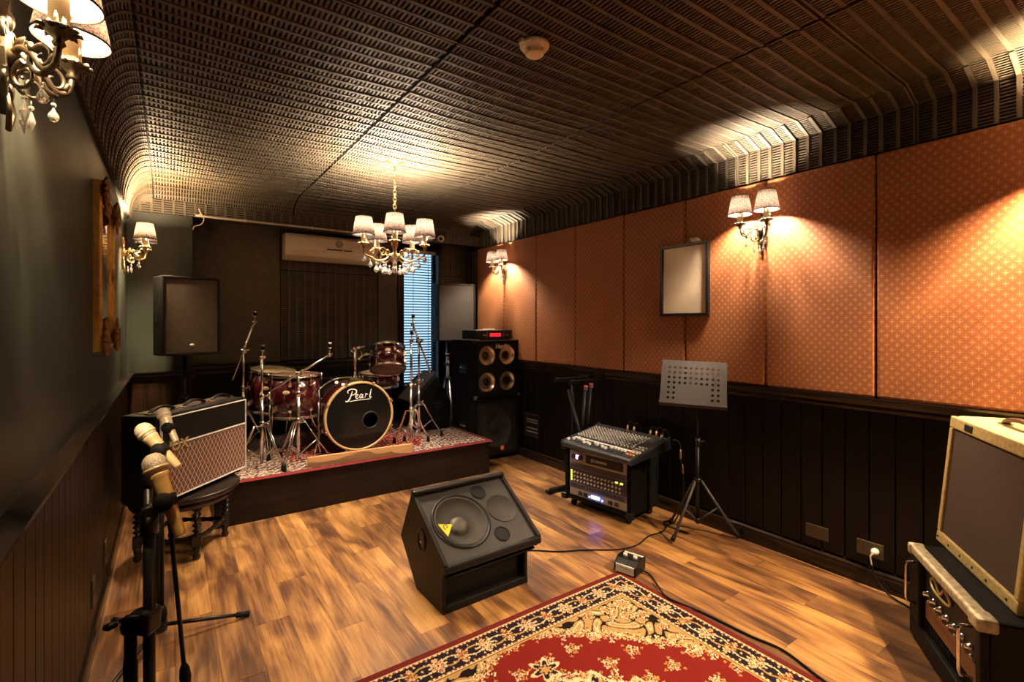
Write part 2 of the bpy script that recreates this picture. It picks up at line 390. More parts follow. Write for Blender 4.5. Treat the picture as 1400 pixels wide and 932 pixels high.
# left wall
wl = struct(MB().bx(LX-.12,LX,NY,BY+.12,.0,2.6), 'wall_left', M['green'])
bw = .1
bd = MB().bx(0,.010,-bw/2+.002,bw/2-.002,0,.92); bo = bd.build('wainscot_board', M['lwood'], wl, .0025, 1); bo.location = (LX, .45, 0)
y = .45+bw
while y < PY-.02:
    o = bpy.data.objects.new('wainscot_board', bo.data); C.objects.link(o); o.parent = wl; o.location = (LX, y, 0)
    mdf = o.modifiers.new('bevel','BEVEL'); mdf.width=.0025; mdf.segments=1
    y += bw
def rail_prof(s): return [(0,.895),(.014,.895),(.016,.907),(.024,.912),(.024,.925),(.034,.940),(.036,.952),(.050,.956),(.050,.966),(.0,.966)] if s > 0 else None
RP = rail_prof(1)
BP = [(0,0),(.022,0),(.022,.062),(.017,.075),(.019,.082),(.010,.092),(.010,.104),(0,.104)]
struct(MB().prism([(LX+a,b) for a,b in RP],'y',NY,PY), 'trim_1', M['rail'])
struct(MB().prism([(LX+a,b) for a,b in BP],'y',NY,PY), 'baseboard_left', M['rail'])

# right wall
wr = struct(MB().bx(RXW,RXW+.12,NY,BY+.12,0,2.6), 'wall_right', M['sub'])
bw = .11
bd = MB().bx(-.010,0,-bw/2+.0015,bw/2-.0015,0,.92); bo = None
y = -.6
while y < BY-.02:
    if bo is None: o = bo = bd.build('wainscot_board', M['dwood'], wr)
    else: o = bpy.data.objects.new('wainscot_board', bo.data); C.objects.link(o); o.parent = wr
    o.location = (RXW, y, 0)
    mdf = o.modifiers.new('bevel','BEVEL'); mdf.width=.003; mdf.segments=1
    y += bw
struct(MB().prism([(RXW-a,b) for a,b in RP],'y',NY,BY), 'trim_2', M['rail'])
struct(MB().prism([(RXW-a,b) for a,b in BP],'y',NY,BY), 'baseboard_right', M['rail'])
FW = .556
fm = None; yb = 4.85; k = 0
while yb > -1.5:
    if fm is None:
        o = fm = MB().bx(-.036,0,-FW/2+.003,FW/2-.003,-.615,.617).build('fabric_panel', M['fabric'], wr)
    else:
        o = bpy.data.objects.new('fabric_panel', fm.data); C.objects.link(o); o.parent = wr
    mdf = o.modifiers.new('bevel','BEVEL'); mdf.width=.014; mdf.segments=3
    o.location = (RXW, yb-FW/2, 1.583)
    yb -= FW

# walls at the back: pier on the left, recessed wall, narrow window
WX0, WX1, WZ0, WZ1 = 2.13, 2.56, .62, 2.19
mb = MB().bx(LX,WX0,BY,BY+.12,0,2.6).bx(WX1,RXW,BY,BY+.12,0,2.6).bx(WX0,WX1,BY,BY+.12,0,WZ0).bx(WX0,WX1,BY,BY+.12,WZ1,2.6)
wb = struct(mb, 'wall_back', M['sub'])
mb = MB().bx(LX,.157,PY,BY,0,2.222); mb.build('pier', M['green'], wb)
def board_row(x0, x1, yy, n, m, z1=.92, depth=.010):
    wd = (x1-x0)/n
    b0 = MB().bx(-wd/2+.002,wd/2-.002,-depth,0,0,z1)
    me = None
    for i in range(n):
        if me is None: o = b0.build('wainscot_board', m, wb); me = o.data
        else: o = bpy.data.objects.new('wainscot_board', me); C.objects.link(o); o.parent = wb
        o.location = (x0+wd*(i+.5), yy, 0)
        mdf = o.modifiers.new('bevel','BEVEL'); mdf.width=.003; mdf.segments=1
board_row(LX+.012,.157,PY,4,M['lwood'])
board_row(.16,2.10,BY,17,M['dwood'])
board_row(2.60,2.94,BY,3,M['dwood'])
struct(MB().prism([(PY-a,b) for a,b in RP],'x',LX+.02,.18), 'trim_3', M['railx'])
struct(MB().prism([(BY-a,b) for a,b in RP],'x',.157,2.06), 'trim_4', M['railx'])
struct(MB().bx(LX,RXW,NY-.12,NY,0,2.6), 'wall_rear', M['green'])
# beam at the front of the recess and the low soffit behind it
struct(MB().bx(LX,RXW,PY+.012,PY+.12,2.225,2.6).bx(LX,RXW,PY+.12,BY,2.36,2.6), 'trim_5', M['sub'])
# felt covered absorbers on the recessed wall
for x0,x1 in ((.162,.872),(1.84,2.055)):
    MB().bx(x0,x1,BY-.035,BY,.975,2.33).build('felt_panel', M['black_panel'], wb, .006)

# ------------------------------------------------------------------ moulded lattice (ceiling panels, coves, wall panels)
def lattice(mb, f, L, V, nrib, upitch, nseg, rib_w=.015, rib_h=.015, rung_w=.0095, rung_h=.0125, alt=.004, edge=True):
    """ribs run along u (0..L), spaced over v (0..V); rungs bridge them. f(u,v,w) maps to space, w points into the room."""
    def blk(u0,u1,v0,v1,w0,w1,ends=False):
        vs = [f(u0,v0,w0),f(u1,v0,w0),f(u1,v1,w0),f(u0,v1,w0),f(u0,v0,w1),f(u1,v0,w1),f(u1,v1,w1),f(u0,v1,w1)]
        fs = [(4,5,6,7)]
        fs += [(0,1,5,4),(2,3,7,6)] if not ends else [(1,2,6,5),(3,0,4,7)]
        mb.add(vs, fs)
    p = V/nrib
    for i in range(nrib+1):
        v = i*p; h = rib_h + (alt if i % 2 else 0)
        a, b = max(0,v-rib_w/2), min(V,v+rib_w/2)
        for s in range(nseg):
            blk(L*s/nseg, L*(s+1)/nseg, a, b, 0, h)
        mb.add([f(0,a,0),f(0,b,0),f(0,b,h),f(0,a,h)],[(0,1,2,3)]); mb.add([f(L,a,0),f(L,b,0),f(L,b,h),f(L,a,h)],[(0,1,2,3)])
    n = max(1,int(round(L/upitch)))
    for i in range(nrib):
        v0 = i*p+rib_w/2; v1 = (i+1)*p-rib_w/2
        for j in range(n):
            u = (j+.5)*L/n
            blk(u-rung_w/2,u+rung_w/2,v0,v1,.001,rung_h,True)
CZ = 2.462
ce = struct(MB().bx(LX,RXW,NY,PY+.12,CZ+.012,CZ+.10), 'ceiling', M['sub'])
# black backing of the two coves and the frieze above the fabric
la = [(LX+.0, 2.155)] + [(-.11-(.16-.014)*math.cos(R(a)), 2.16+(.30+.014)*math.sin(R(a))) for a in range(0,91,15)] + [(-.11,2.6),(LX,2.6)]
MB().prism(la,'y',NY,PY+.1).build('cove_backing', M['sub'], ce)
MB().prism([(RXW,2.205),(RXW-.004,2.205),(RXW-.004,2.42),(2.79,2.478),(2.79,2.6),(RXW,2.6)],'y',NY,BY).build('cove_backing', M['sub'], ce)
bc = [(PY+.02-.37*(1-math.cos(R(a)))*1.0, 2.33+.138*math.sin(R(a))) for a in range(0,91,15)]
bc = [(4.43+.39*math.cos(R(a)), 2.335+.135*math.sin(R(a))) for a in range(0,91,15)]
MB().prism(bc+[(4.43,2.6),(4.82,2.6)],'x',LX,RXW).build('cove_backing', M['sub'], ce)
SP = [(-1.0,-.1),(-.1,.8),(.8,1.7),(1.7,2.6),(2.6,3.5),(3.5,4.43)]
bands = [(-.10,.92),(.935,1.925),(1.94,2.785)]
def put(me, loc, name='ceiling_panel', parent=ce):
    return link(name, me, parent, loc=loc)
for bi,(x0,x1) in enumerate(bands):
    L = x1-x0; Vv = .885
    mb = MB(); lattice(mb, lambda u,v,ww: (u, v, -ww - .012*math.sin(math.pi*u/L)*math.sin(math.pi*min(1,max(0,v/Vv)))), L, Vv, 13, .0185, 10)
    me = mb.build('ceiling_panel', M['lattice'], ce); m0 = me.data; ce_first = me
    for si,(y0,y1) in enumerate(SP):
        if si == 0: me.location = (x0,y0+.0075,CZ)
        else: put(m0,(x0,y0+.0075,CZ))
    # rear cove: same band bent down towards the beam
    A = .45
    def fc(u,v,ww):
        a = v/A*math.pi/2
        return (x0+u, 4.43+(.37-ww)*math.sin(a), 2.335+(.127-ww)*math.cos(a))
    mb = MB(); lattice(mb, fc, L, A*.985, 6, .0185, 4); mb.build('ceiling_panel', M['lattice'], ce)
# left cove
def fl_(u,v,ww):
    a = u/.37*math.pi/2
    return (-.105-(.155-ww)*math.cos(a), v, 2.16+(.30-ww)*math.sin(a))
mb = MB(); lattice(mb, fl_, .366, .885, 13, .017, 12); o = mb.build('cove_panel', M['lattice'], ce); m0 = o.data
for si,(y0,y1) in enumerate(SP):
    if si == 0: o.location = (0,y0+.0075,0)
    else: put(m0,(0,y0+.0075,0),'cove_panel')
def fq(u,v,ww):
    b = v/.40*math.pi/2
    x,y,z = fl_(u,0,ww)
    k = math.cos(b)
    return (x+.0*k, 4.43+(.37)*math.sin(b), 2.16+(z-2.16)*(.5+.5*k) )
mb = MB(); lattice(mb, fq, .366, .39, 5, .017, 10); mb.build('cove_panel', M['lattice'], ce)
# right cove: chamfer and upright frieze in one bent sheet
pr = [(2.79,2.463),(2.942,2.408),(2.942,2.207)]
d1 = math.hypot(pr[1][0]-pr[0][0],pr[1][1]-pr[0][1]); Lr = d1+.20
def fr(u,v,ww):
    if u < d1:
        t = u/d1; nx, nz = -(pr[0][1]-pr[1][1])/d1, -(pr[1][0]-pr[0][0])/d1
        return (pr[0][0]+(pr[1][0]-pr[0][0])*t+nx*ww, v, pr[0][1]+(pr[1][1]-pr[0][1])*t+nz*ww)
    return (2.942-ww, v, 2.408-(u-d1))
def lat_right(V,n):
    mb = MB(); p = V/n
    segs = [(0,d1*.98),(d1*1.02,Lr)]
    for i in range(n+1):
        v = i*p; h = .026 if i%2==0 else .020; a,b = max(0,v-.008),min(V,v+.008)
        for u0,u1 in ((0,d1),(d1,Lr)):
            e = 1e-6
            q = lambda u: u-e if u==d1 and u1==d1 else u+e if u==d1 else u
            def g(u,v,ww):
                x,y,z = fr(q(u),v,ww)
                return (x,y,z)
            mb.add([g(u0,a,0),g(u1,a,0),g(u1,b,0),g(u0,b,0),g(u0,a,h),g(u1,a,h),g(u1,b,h),g(u0,b,h)],[(4,5,6,7),(0,1,5,4),(2,3,7,6),(1,2,6,5),(3,0,4,7)])
    for i in range(n):
        v0 = i*p+.008; v1 = (i+1)*p-.008
        u = .010
        while u < Lr-.004:
            mb.add([fr(u-.0030,v0,.001),fr(u+.0030,v0,.001),fr(u+.0030,v1,.001),fr(u-.0030,v1,.001),fr(u-.0030,v0,.012),fr(u+.0030,v0,.012),fr(u+.0030,v1,.012),fr(u-.0030,v1,.012)],
                   [(4,5,6,7),(1,2,6,5),(3,0,4,7),(0,3,2,1)])
            u += .0150
    return mb
o = lat_right(.896,13).build('cove_panel', M['lattice'], ce); m0 = o.data
for si,(y0,y1) in enumerate(SP):
    if si == 0: o.location = (0,y0,0)
    else: put(m0,(0,y0,0),'cove_panel')
lat_right(.37,5).build('cove_panel', M['lattice'], ce, loc=(0,4.43,0))
# frieze on the beam, slotted sheets on the recessed wall and on the end of the right wall
def wallsheet(x0,x1,z0,z1,yy,name,parent,mat,n=None):
    n = n or max(2,round((x1-x0)/.072))
    mb = MB(); lattice(mb, lambda u,v,ww: (x0+v, yy-ww, z0+u), z1-z0, x1-x0, n, .0175, 1, rib_h=.012, rung_h=.008, alt=.006)
    return mb.build(name, mat, parent)
wallsheet(LX+.01,RXW-.01,2.225,2.335,PY+.010,'frieze_panel',ce,M['lattice'],44)
wallsheet(.885,1.83,1.865,2.33,BY-.001,'slotted_panel',wb,M['lattice_dark'])
wallsheet(.885,1.83,.99,1.855,BY-.001,'slotted_panel',wb,M['lattice_dark'])
wallsheet(2.60,2.945,1.905,2.33,BY-.001,'slotted_panel',wb,M['lattice_dark'])
wallsheet(2.60,2.945,.975,1.895,BY-.001,'slotted_panel',wb,M['lattice_dark'])
mb = MB(); lattice(mb, lambda u,v,ww: (RXW-ww, 4.86+v, .975+u), 1.22, .285, 4, .0175, 1, rib_h=.012, rung_h=.008); mb.build('slotted_panel', M['lattice'], wr)

# window
wn = struct(MB().bx(2.062,WX0+.004,BY-.03,BY+.13,.56,2.25).bx(WX1-.004,2.60,BY-.03,BY+.13,.56,2.25).bx(2.06,2.60,BY-.03,BY+.13,2.19,2.26).bx(2.06,2.60,BY-.05,BY+.13,.56,.625), 'window_1', M['dwood'], .003)
MB().bx(WX0,WX0+.03,BY+.08,BY+.115,WZ0,WZ1).bx(WX1-.03,WX1,BY+.08,BY+.115,WZ0,WZ1).bx(WX0+.03,WX1-.03,BY+.08,BY+.115,WZ0,WZ0+.04).bx(WX0+.03,WX1-.03,BY+.08,BY+.115,WZ1-.03,WZ1).build('sash', M['dwood'], wn)
MB().bx(WX0+.02,WX1-.02,BY+.095,BY+.099,WZ0+.02,WZ1-.02).build('pane', M['pane'], wn)
vb = thing('venetian_blind','narrow grey-blue venetian blind glowing with daylight in the back window','blind',(2.347,BY+.03,.64))
MB().bx(-.20,.20,-.02,.02,1.50,1.535).build('headrail', M['offwhite'], vb, .003)
MB().bx(-.20,.20,-.013,.013,.0,.014).build('bottom_rail', M['offwhite'], vb, .003)
sl = None
for i in range(48):
    if sl is None:
        a = R(26); mb = MB(); pts = [(.0145*math.cos(a)*t, .0145*math.sin(a)*t + .0022*(1-t*t)) for t in (-1,-.33,.33,1)]
        mb.prism(pts+[(p[0],p[1]-.0008) for p in reversed(pts)],'x',-.196,.196); o = sl = mb.build('slat', M['slat'], vb)
    else: o = bpy.data.objects.new('slat', sl.data); C.objects.link(o); o.parent = vb
    o.location = (0,0,.035+i*.0306)
for x in (-.085,.10):
    MB().bx(x-.003,x+.003,-.0165,-.0155,.01,1.50).build('ladder_tape', M['offwhite'], vb)

# ------------------------------------------------------------------ lamps
def bulb_light(parent, loc, watts, col, name='candle_light', soft=.02):
    l = bpy.data.lights.new(name, 'POINT'); l.energy = watts; l.color = col; l.shadow_soft_size = soft
    o = bpy.data.objects.new(name, l); C.objects.link(o); o.parent = parent; o.location = loc
def spiral(c, r0, turns, a0, axis, n=22, sgn=1):
    """flat scroll in the vertical plane spanned by horizontal unit vector axis and z"""
    out = []
    for i in range(n+1):
        t = i/n; r = r0*(1-.82*t); a = a0+sgn*turns*2*math.pi*t
        out.append((c[0]+axis[0]*r*math.cos(a), c[1]+axis[1]*r*math.cos(a), c[2]+r*math.sin(a)))
    return out
def crystal(parent, p, s=1, long=False):
    mb = MB()
    mb.sph((p[0],p[1],p[2]-.007*s), .0055*s, 8, 6)
    if long: mb.lathe([(.0005,-.062*s),(.008*s,-.040*s),(.0085*s,-.034*s),(.001*s,-.012*s)], 6, T(*p), False)
    else: mb.lathe([(.0005,-.046*s),(.006*s,-.044*s),(.0105*s,-.036*s),(.0095*s,-.029*s),(.004*s,-.020*s),(.001*s,-.012*s)], 10, T(*p))
    mb.build('crystal_drop', M['crystal'], parent)
def candle_unit(root, x, y, z, metal, watts, col, r_bot=.068, r_top=.047, hs=.115, seed=0, up=0, soft=.02):
    """drip pan, candle sleeve, bulb and clip-on shade, standing at (x,y,z)"""
    rnd = random.Random(seed)
    n = 16; vs = []
    mb = MB()
    prof = [(.006,-.030),(.011,-.024),(.008,-.016),(.015,-.008),(.026,.002),(.029,.006)]
    P_ = [(r, zz) for r,zz in prof]
    mb.lathe(P_+[(.025,.005),(.010,.0)], 20, T(x,y,z))
    for j in range(9):
        a = 2*math.pi*j/9; mb.tube([(x+.023*math.cos(a),y+.023*math.sin(a),z+.002),(x+.032*math.cos(a),y+.032*math.sin(a),z+.003),(x+.037*math.cos(a),y+.037*math.sin(a),z-.002)],[.006,.005,.001],6)
    mb.build('drip_pan', metal, root)
    mb = MB(); mb.lathe([(.0165,0),(.0165,.074+up),(.0150,.078+up),(.006,.079+up)], 16, T(x,y,z+.003))
    for j in range(9):
        a = rnd.random()*6.28; h = .02+.055*rnd.random(); ln = .008+.02*rnd.random()
        mb.tube([(x+.0165*math.cos(a),y+.0165*math.sin(a),z+h),(x+.0172*math.cos(a),y+.0172*math.sin(a),z+h-ln*.6),(x+.0165*math.cos(a),y+.0165*math.sin(a),z+h-ln)],[.001,.0034,.001],6)
    mb.build('candle', M['candle'], root)
    MB().lathe([(.006,.078),(.0125,.092),(.0135,.103),(.009,.119),(.0008,.138)], 12, T(x,y,z+up)).build('bulb', M['bulb'], root)
    zb = z+.055
    mb = MB(); mb.ring([(r_bot,0),(r_top,hs),(r_top-.0012,hs),(r_bot-.0012,0)], 28, T(x,y,zb))
    s = mb.build('shade', M['shade'], root)
    mb = MB(); mb.ring([(r_bot+.001,0),(r_bot+.001,.004),(r_bot-.0015,.004),(r_bot-.0015,0)], 28, T(x,y,zb)); mb.build('shade_trim', M['dprint'], s)
    mb = MB(); mb.ring([(r_top+.001,hs-.004),(r_top+.001,hs),(r_top-.0015,hs),(r_top-.0015,hs-.004)], 28, T(x,y,zb))
    mb.build('shade_trim', M['dprint'], s)
    mb = MB()
    for a in (0,2.1,4.2): mb.tube([(x+.012*math.cos(a),y+.012*math.sin(a),z+.10),(x+(r_top-.002)*math.cos(a),y+(r_top-.002)*math.sin(a),zb+hs-.006)],.0009,5)
    mb.build('shade_clip', M['brass'], s)
    bulb_light(root, (x,y,z+.103+up), watts, col, soft=soft)
def sconce(label, loc, rz, metal, watts, col, lat=.078, out=.12, seed=1, up=0):
    r = thing('wall_sconce', label, 'wall lamp', loc, rz, None)
    mb = MB()      # scrolled back plate
    mb.prism([(-.035,.02),(-.022,.075),(-.012,.10),(0,.125),(.012,.10),(.022,.075),(.035,.02),(.026,-.03),(.014,-.07),(0,-.10),(-.014,-.07),(-.026,-.03)],'y',-.014,-.001)
    mb.sph((0,-.020,.015),.020,12,8); mb.sph((0,-.012,.085),.014,10,6,(1,.7,1.4)); mb.sph((0,-.012,-.055),.012,10,6,(1,.8,1.6))
    for s in (-1,1):
        mb.tube(spiral((s*.030,-.012,.058),.020,1.3,-1.2,(s,0)),.0042,6)
        mb.tube(spiral((s*.026,-.012,-.030),.018,1.3,1.4,(s,0)),.004,6)
        mb.tube(smooth_path([(s*.008,-.012,-.06),(s*.016,-.016,-.09),(s*.006,-.014,-.115),(0,-.012,-.13)],5),[.005]*15+[.002],6)
    mb.build('back_plate', metal, r, .002, 1)
    for q,s in enumerate((-1,1)):
        ex, ey = s*lat, -out; L = math.hypot(ex,ey); ax = (ex/L,ey/L)
        P_ = lambda d,z: (ax[0]*d, ax[1]*d-.008, z)
        mb = MB()
        main = smooth_path([P_(.0,.0),P_(.25*L,.028),P_(.5*L,.016),P_(.72*L,-.014),P_(.92*L,-.006),P_(L*1.0,.028)],6)
        mb.tube(main,[.0075-.0022*i/len(main) for i in range(len(main))],8)
        mb.tube([(p[0]+.0045*math.cos(i*.9),p[1],p[2]+.0065*math.sin(i*.9)) for i,p in enumerate(main)],.0032,5)
        mb.tube(spiral(P_(.70*L,.008),.033,1.5,-1.4,ax,24,-1),[.0062*(1-.6*i/24) for i in range(25)],7)
        mb.tube(spiral(P_(.36*L,-.026),.030,1.4,1.7,ax,20),[.005*(1-.5*i/20) for i in range(21)],7)
        for d,z,dx in ((.22,.034,.012),(.52,.026,-.012),(.86,.0,.014)):
            mb.tube([P_(d*L,z-.006),P_(d*L+dx*.6,z+.010),P_(d*L+dx*1.4,z+.016)],[.007,.006,.0015],6)
        mb.build('arm', metal, r)
        candle_unit(r, ex, ey-.008, .055, metal, watts, col, seed=seed*7+q, up=up, soft=.02+up*.4)
        crystal(r, P_(.70*L,-.038), .95, False); crystal(r, P_(.36*L,-.062), .95, True)
        MB().cyl(P_(.70*L,-.024),P_(.70*L,-.042),.0016,n=6).build('crystal_link', metal, r); MB().cyl(P_(.36*L,-.054),P_(.36*L,-.066),.0016,n=6).build('crystal_link', metal, r)
    crystal(r,(0,-.034,-.075),.9,True)
    return r
sconce('gilt twin-candle wall sconce with crystal drops at the upper left corner, nearest the camera', (LX,1.35,1.852), R(90), M['pewter'], BULB*1.3, WARM, .078, .088, 3)
sconce('gilt twin-candle wall sconce on the dark green wall beyond the gilt frame', (LX,4.33,1.82), R(90), M['brass'], BULB*1.1, WARM, .08, .125, 5, .028)
sconce('antique twin-candle wall sconce on the rust wall right of the framed picture', (RXW-.036,1.53,1.885), R(-90), M['pewter'], BULB, ROSE, .080, .10, 7)
sconce('antique twin-candle wall sconce on the rust wall by the back corner above the bass cabinets', (RXW-.036,4.27,1.885), R(-90), M['pewter'], BULB, ROSE, .088, .10, 9)
sconce('gilt twin-candle wall sconce above the tweed amplifier, just outside the right edge', (RXW-.036,.16,1.885), R(-90), M['brass'], BULB*4, WARM, .078, .11, 11)

ch = thing('chandelier','five-arm antique chandelier with grey lampshades and crystal drops hanging over the room','chandelier',(1.25,3.16,1.80),0)
mb = MB(); mb.lathe([(.001,-.075),(.010,-.070),(.016,-.058),(.008,-.048),(.022,-.035),(.040,-.018),(.046,0),(.036,.014),(.014,.024),(.011,.05),(.022,.07),(.024,.088),(.010,.105),(.008,.16),(.016,.19),(.014,.215),(.005,.235),(.004,.30)], 20)
for j in range(10):
    a = j*.628; mb.tube([(.040*math.cos(a),.040*math.sin(a),-.012),(.050*math.cos(a),.050*math.sin(a),.004),(.044*math.cos(a),.044*math.sin(a),.014)],[.004,.006,.002],6)
mb.build('stem', M['brass'], ch)
mb = MB(); z = .30; i = 0
while z < .54:
    pts = [(.0105*math.cos(t)*(.9 if i%2 else .43), .0105*math.cos(t)*(-.43 if i%2 else .9), z+.017*math.sin(t)+.012) for t in [k*math.pi/5 for k in range(10)]]
    mb.tube(pts,.0028,6,True); z += .0245; i += 1
mb.cyl((0,0,.545),(0,0,.66),.004,n=8)
mb.build('chain', M['brass'], ch)
mb = MB(); mb.lathe([(.004,.612),(.014,.616),(.020,.628),(.055,.636),(.062,.646),(.062,.650),(.0,.650)], 24); mb.build('ceiling_rose', M['brass'], ch)
cdir = math.atan2(-3.16,-1.25)
for k in range(5):
    a = cdir + k*2*math.pi/5; ax = (math.cos(a),math.sin(a)); P_ = lambda d,z: (ax[0]*d, ax[1]*d, z)
    mb = MB(); main = smooth_path([P_(.035,.0),P_(.075,-.030),P_(.12,-.036),P_(.165,-.014),P_(.200,.0),P_(.207,.034)],6)
    mb.tube(main,.0062,8); mb.tube([(p[0],p[1]+.004*math.cos(i*.9),p[2]+.006*math.sin(i*.9)) for i,p in enumerate(main)],.003,5)
    mb.tube(spiral(P_(.085,.030),.030,1.5,-1.5,ax,24,-1),.0045,6); mb.tube(spiral(P_(.150,.016),.022,1.4,-1.6,ax,20,1),.004,6)
    mb.build('arm', M['brass'], ch)
    candle_unit(ch, ax[0]*.207, ax[1]*.207, .068, M['brass'], BULB*.62, ROSE, .072, .052, .122, 20+k, .030, .034)
    crystal(ch, P_(.207,.024), 1.6); crystal(ch, P_(.125,-.040), 1.7); crystal(ch, P_(.06,-.05), 1.6); crystal(ch, P_(.165,-.018), 1.5)

# ------------------------------------------------------------------ things on the walls and ceiling
g = thing('gilt_frame','ornate gilt picture frame with carved corners hung on the dark green left wall','picture frame',(LX,3.09,1.595))
fw, fh = .325, .375
PF = [(0,0),(.022,0),(.030,.010),(.031,.020),(.020,.030),(.024,.042),(.014,.056),(.018,.070),(.008,.078),(.0,.078)]     # depth, inwards
def side(p0,p1,inw):
    mb = MB(); vs = []
    for t in (0,1):
        for d,i in PF:
            p = Vector(p0 if t == 0 else p1); e = (Vector(p1)-Vector(p0)).normalized()
            vs.append(p + Vector((d,0,0)) + Vector(inw)*i + e*(i if t == 0 else -i))
    n = len(PF); mb.add(vs,[(i,(i+1)%n,n+(i+1)%n,n+i) for i in range(n)]); return mb
cs = [(0,-fw,-fh),(0,fw,-fh),(0,fw,fh),(0,-fw,fh)]
for i in range(4):
    p0, p1 = Vector(cs[i]), Vector(cs[(i+1)%4]); m = (p0+p1)/2
    side(p0,p1,(-m).normalized()).build('frame_side', M['gold'], g)
for sy in (-1,1):
    for sz in (-1,1):
        mb = MB(); rnd = random.Random(3)
        c0 = Vector((.022,sy*(fw-.045),sz*(fh-.045)))
        mb.sph(c0,.030,12,8,(.75,1,1))
        for k in range(9):
            a = k*2*math.pi/9
            p = c0+Vector((.006,.048*math.cos(a),.048*math.sin(a))); q = c0+Vector((.022,.072*math.cos(a+.3),.072*math.sin(a+.3)))
            mb.tube([c0+Vector((.02,.01*math.cos(a),.01*math.sin(a))),p+Vector((.012,0,0)),q],[.010,.016,.003],6)
        mb.tube(spiral(c0+Vector((.02,-sy*.08,0)),.022,1.4,0,(0,1)),.007,6); mb.tube(spiral(c0+Vector((.02,0,-sz*.08)),.022,1.4,1.5,(0,1)),.007,6)
        mb.build('corner_ornament', M['bronze'], g)
for y,z in ((0,fh-.04),(0,-fh+.04),(fw-.04,0),(-fw+.04,0)):
    mb = MB(); c0 = Vector((.020,y,z)); v = abs(y) > .1
    for k in range(-2,3):
        o_ = Vector((0,0,k*.016)) if v else Vector((0,k*.016,0)); mb.sph(c0+o_,.018-.004*abs(k),10,6,(.7,1,1))
    mb.build('side_ornament', M['bronze'], g)
MB().bx(.004,.014,-fw+.07,fw-.07,-fh+.07,fh-.07).build('looking_glass', M['mirror'], g)

p = thing('framed_picture','black-framed glazed picture with plain cream sheet on the rust fabric wall','picture',(RXW-.037,2.067,1.644))
pw, ph = .193, .25
for y0,y1,z0,z1 in ((-pw,pw,ph-.022,ph),(-pw,pw,-ph,-ph+.022),(-pw,-pw+.022,-ph+.022,ph-.022),(pw-.022,pw,-ph+.022,ph-.022)):
    MB().bx(-.026,-.001,y0,y1,z0,z1).build('frame_side', M['frameblack'], p, .003)
MB().bx(-.013,-.009,-pw+.02,pw-.02,-ph+.02,ph-.02).build('glazed_sheet', M['paper'], p)
MB().bx(-.035,-.004,-.13,-.07,ph,ph+.012).bx(-.040,-.006,-.118,-.062,ph+.012,ph+.024).build('hanging_clip', M['offwhite'], p, .002)

d = thing('smoke_detector','round ivory smoke detector on the dark lattice ceiling','smoke detector',(1.172,1.513,2.432))
MB().lathe([(.001,-.038),(.032,-.038),(.036,-.034),(.036,-.028),(.030,-.026),(.030,-.016),(.050,-.014),(.058,-.004),(.058,.006),(.0,.006)], 32).build('housing', M['white'], d)
mb = MB()
for k in range(6):
    a = k*1.047; mb.box((.034*math.cos(a),.034*math.sin(a),-.021),(.008,.012,.014),T(0,0,0))
mb.build('vent_rib', M['white'], d); MB().bx(-.07,-.05,-.012,.012,-.008,.004).build('bracket', M['white'], d)

ac = thing('air_conditioner','ivory wall-mounted air conditioner under the beam on the back wall','air conditioner',(1.325,BY-.03,1.955))
MB().prism([(0,0),(-.10,0),(-.165,.035),(-.178,.075),(-.172,.215),(-.15,.245),(0,.25)],'x',-.437,.437).build('casing', M['white'], ac, .010, 3)
MB().prism([(-.172,.045),(-.184,.078),(-.180,.092),(-.165,.085)],'x',-.36,.40).build('louvre_flap', M['white'], ac, .003)
MB().bx(-.06,.085,-.181,-.172,.108,.120).bx(.10,.18,-.181,-.172,.108,.120).build('display_strip', M['dprint'], ac)
mb = MB(); mb.ring([(.034,0),(.034,.003),(.028,.003),(.028,0)],24,aim((.055,-.174,.175),(0,-1,.04))); mb.ring([(.020,0),(.020,.003),(.016,.003),(.016,0)],20,aim((.055,-.174,.175),(0,-1,.04))); mb.tube([(.038,-.178,.185),(.055,-.178,.165),(.072,-.178,.185)],.003,6)
mb.build('round_emblem', M['plate'], ac)

t = thing('conduit_pipe','thin ivory conduit pipe running along the back beam above the air conditioner','pipe',(1.29,PY-.012,2.232))
MB().tube(smooth_path([(-1.08,-.006,.02),(-1.07,-.005,.004),(-1.03,-.005,0),(0,-.005,0),(.95,-.005,-.0),(1.0,-.005,-.0)],4),.0085,10).build('pipe', M['conduit'], t)
for x in (-.75,-.2,.3,.8):
    MB().bx(x-.008,x+.008,-.016,.010,-.011,.011).build('pipe_clip', M['conduit'], t, .002)
MB().tube(smooth_path([(-1.09,-.006,.06),(-1.08,-.01,.03),(-1.055,-.012,-.02),(-1.075,-.014,-.07),(-1.12,-.012,-.09),(-1.13,-.012,-.12)],6),.004,6).build('loose_cable', M['conduit'], t)
s = thing('security_camera','small white security camera at the end of the conduit above the window','camera',(2.40,PY-.012,2.262))
MB().cyl((0,0,0),(0,-.03,0),.028,n=20).build('base', M['offwhite'], s, .002)
MB().lathe([(.010,.0),(.024,.008),(.034,.03),(.036,.075),(.031,.085),(.019,.086)], 24, aim((0,-.022,0),(-.35,-.9,-.18))).build('body', M['offwhite'], s)
MB().sph((-.030,-.098,-.016),.019,12,8).build('lens', M['dprint'], s)
MB().cyl((-.09,-.010,.004),(-.024,-.012,.002),.007,n=8).build('cable_sleeve', M['plastic'], s)

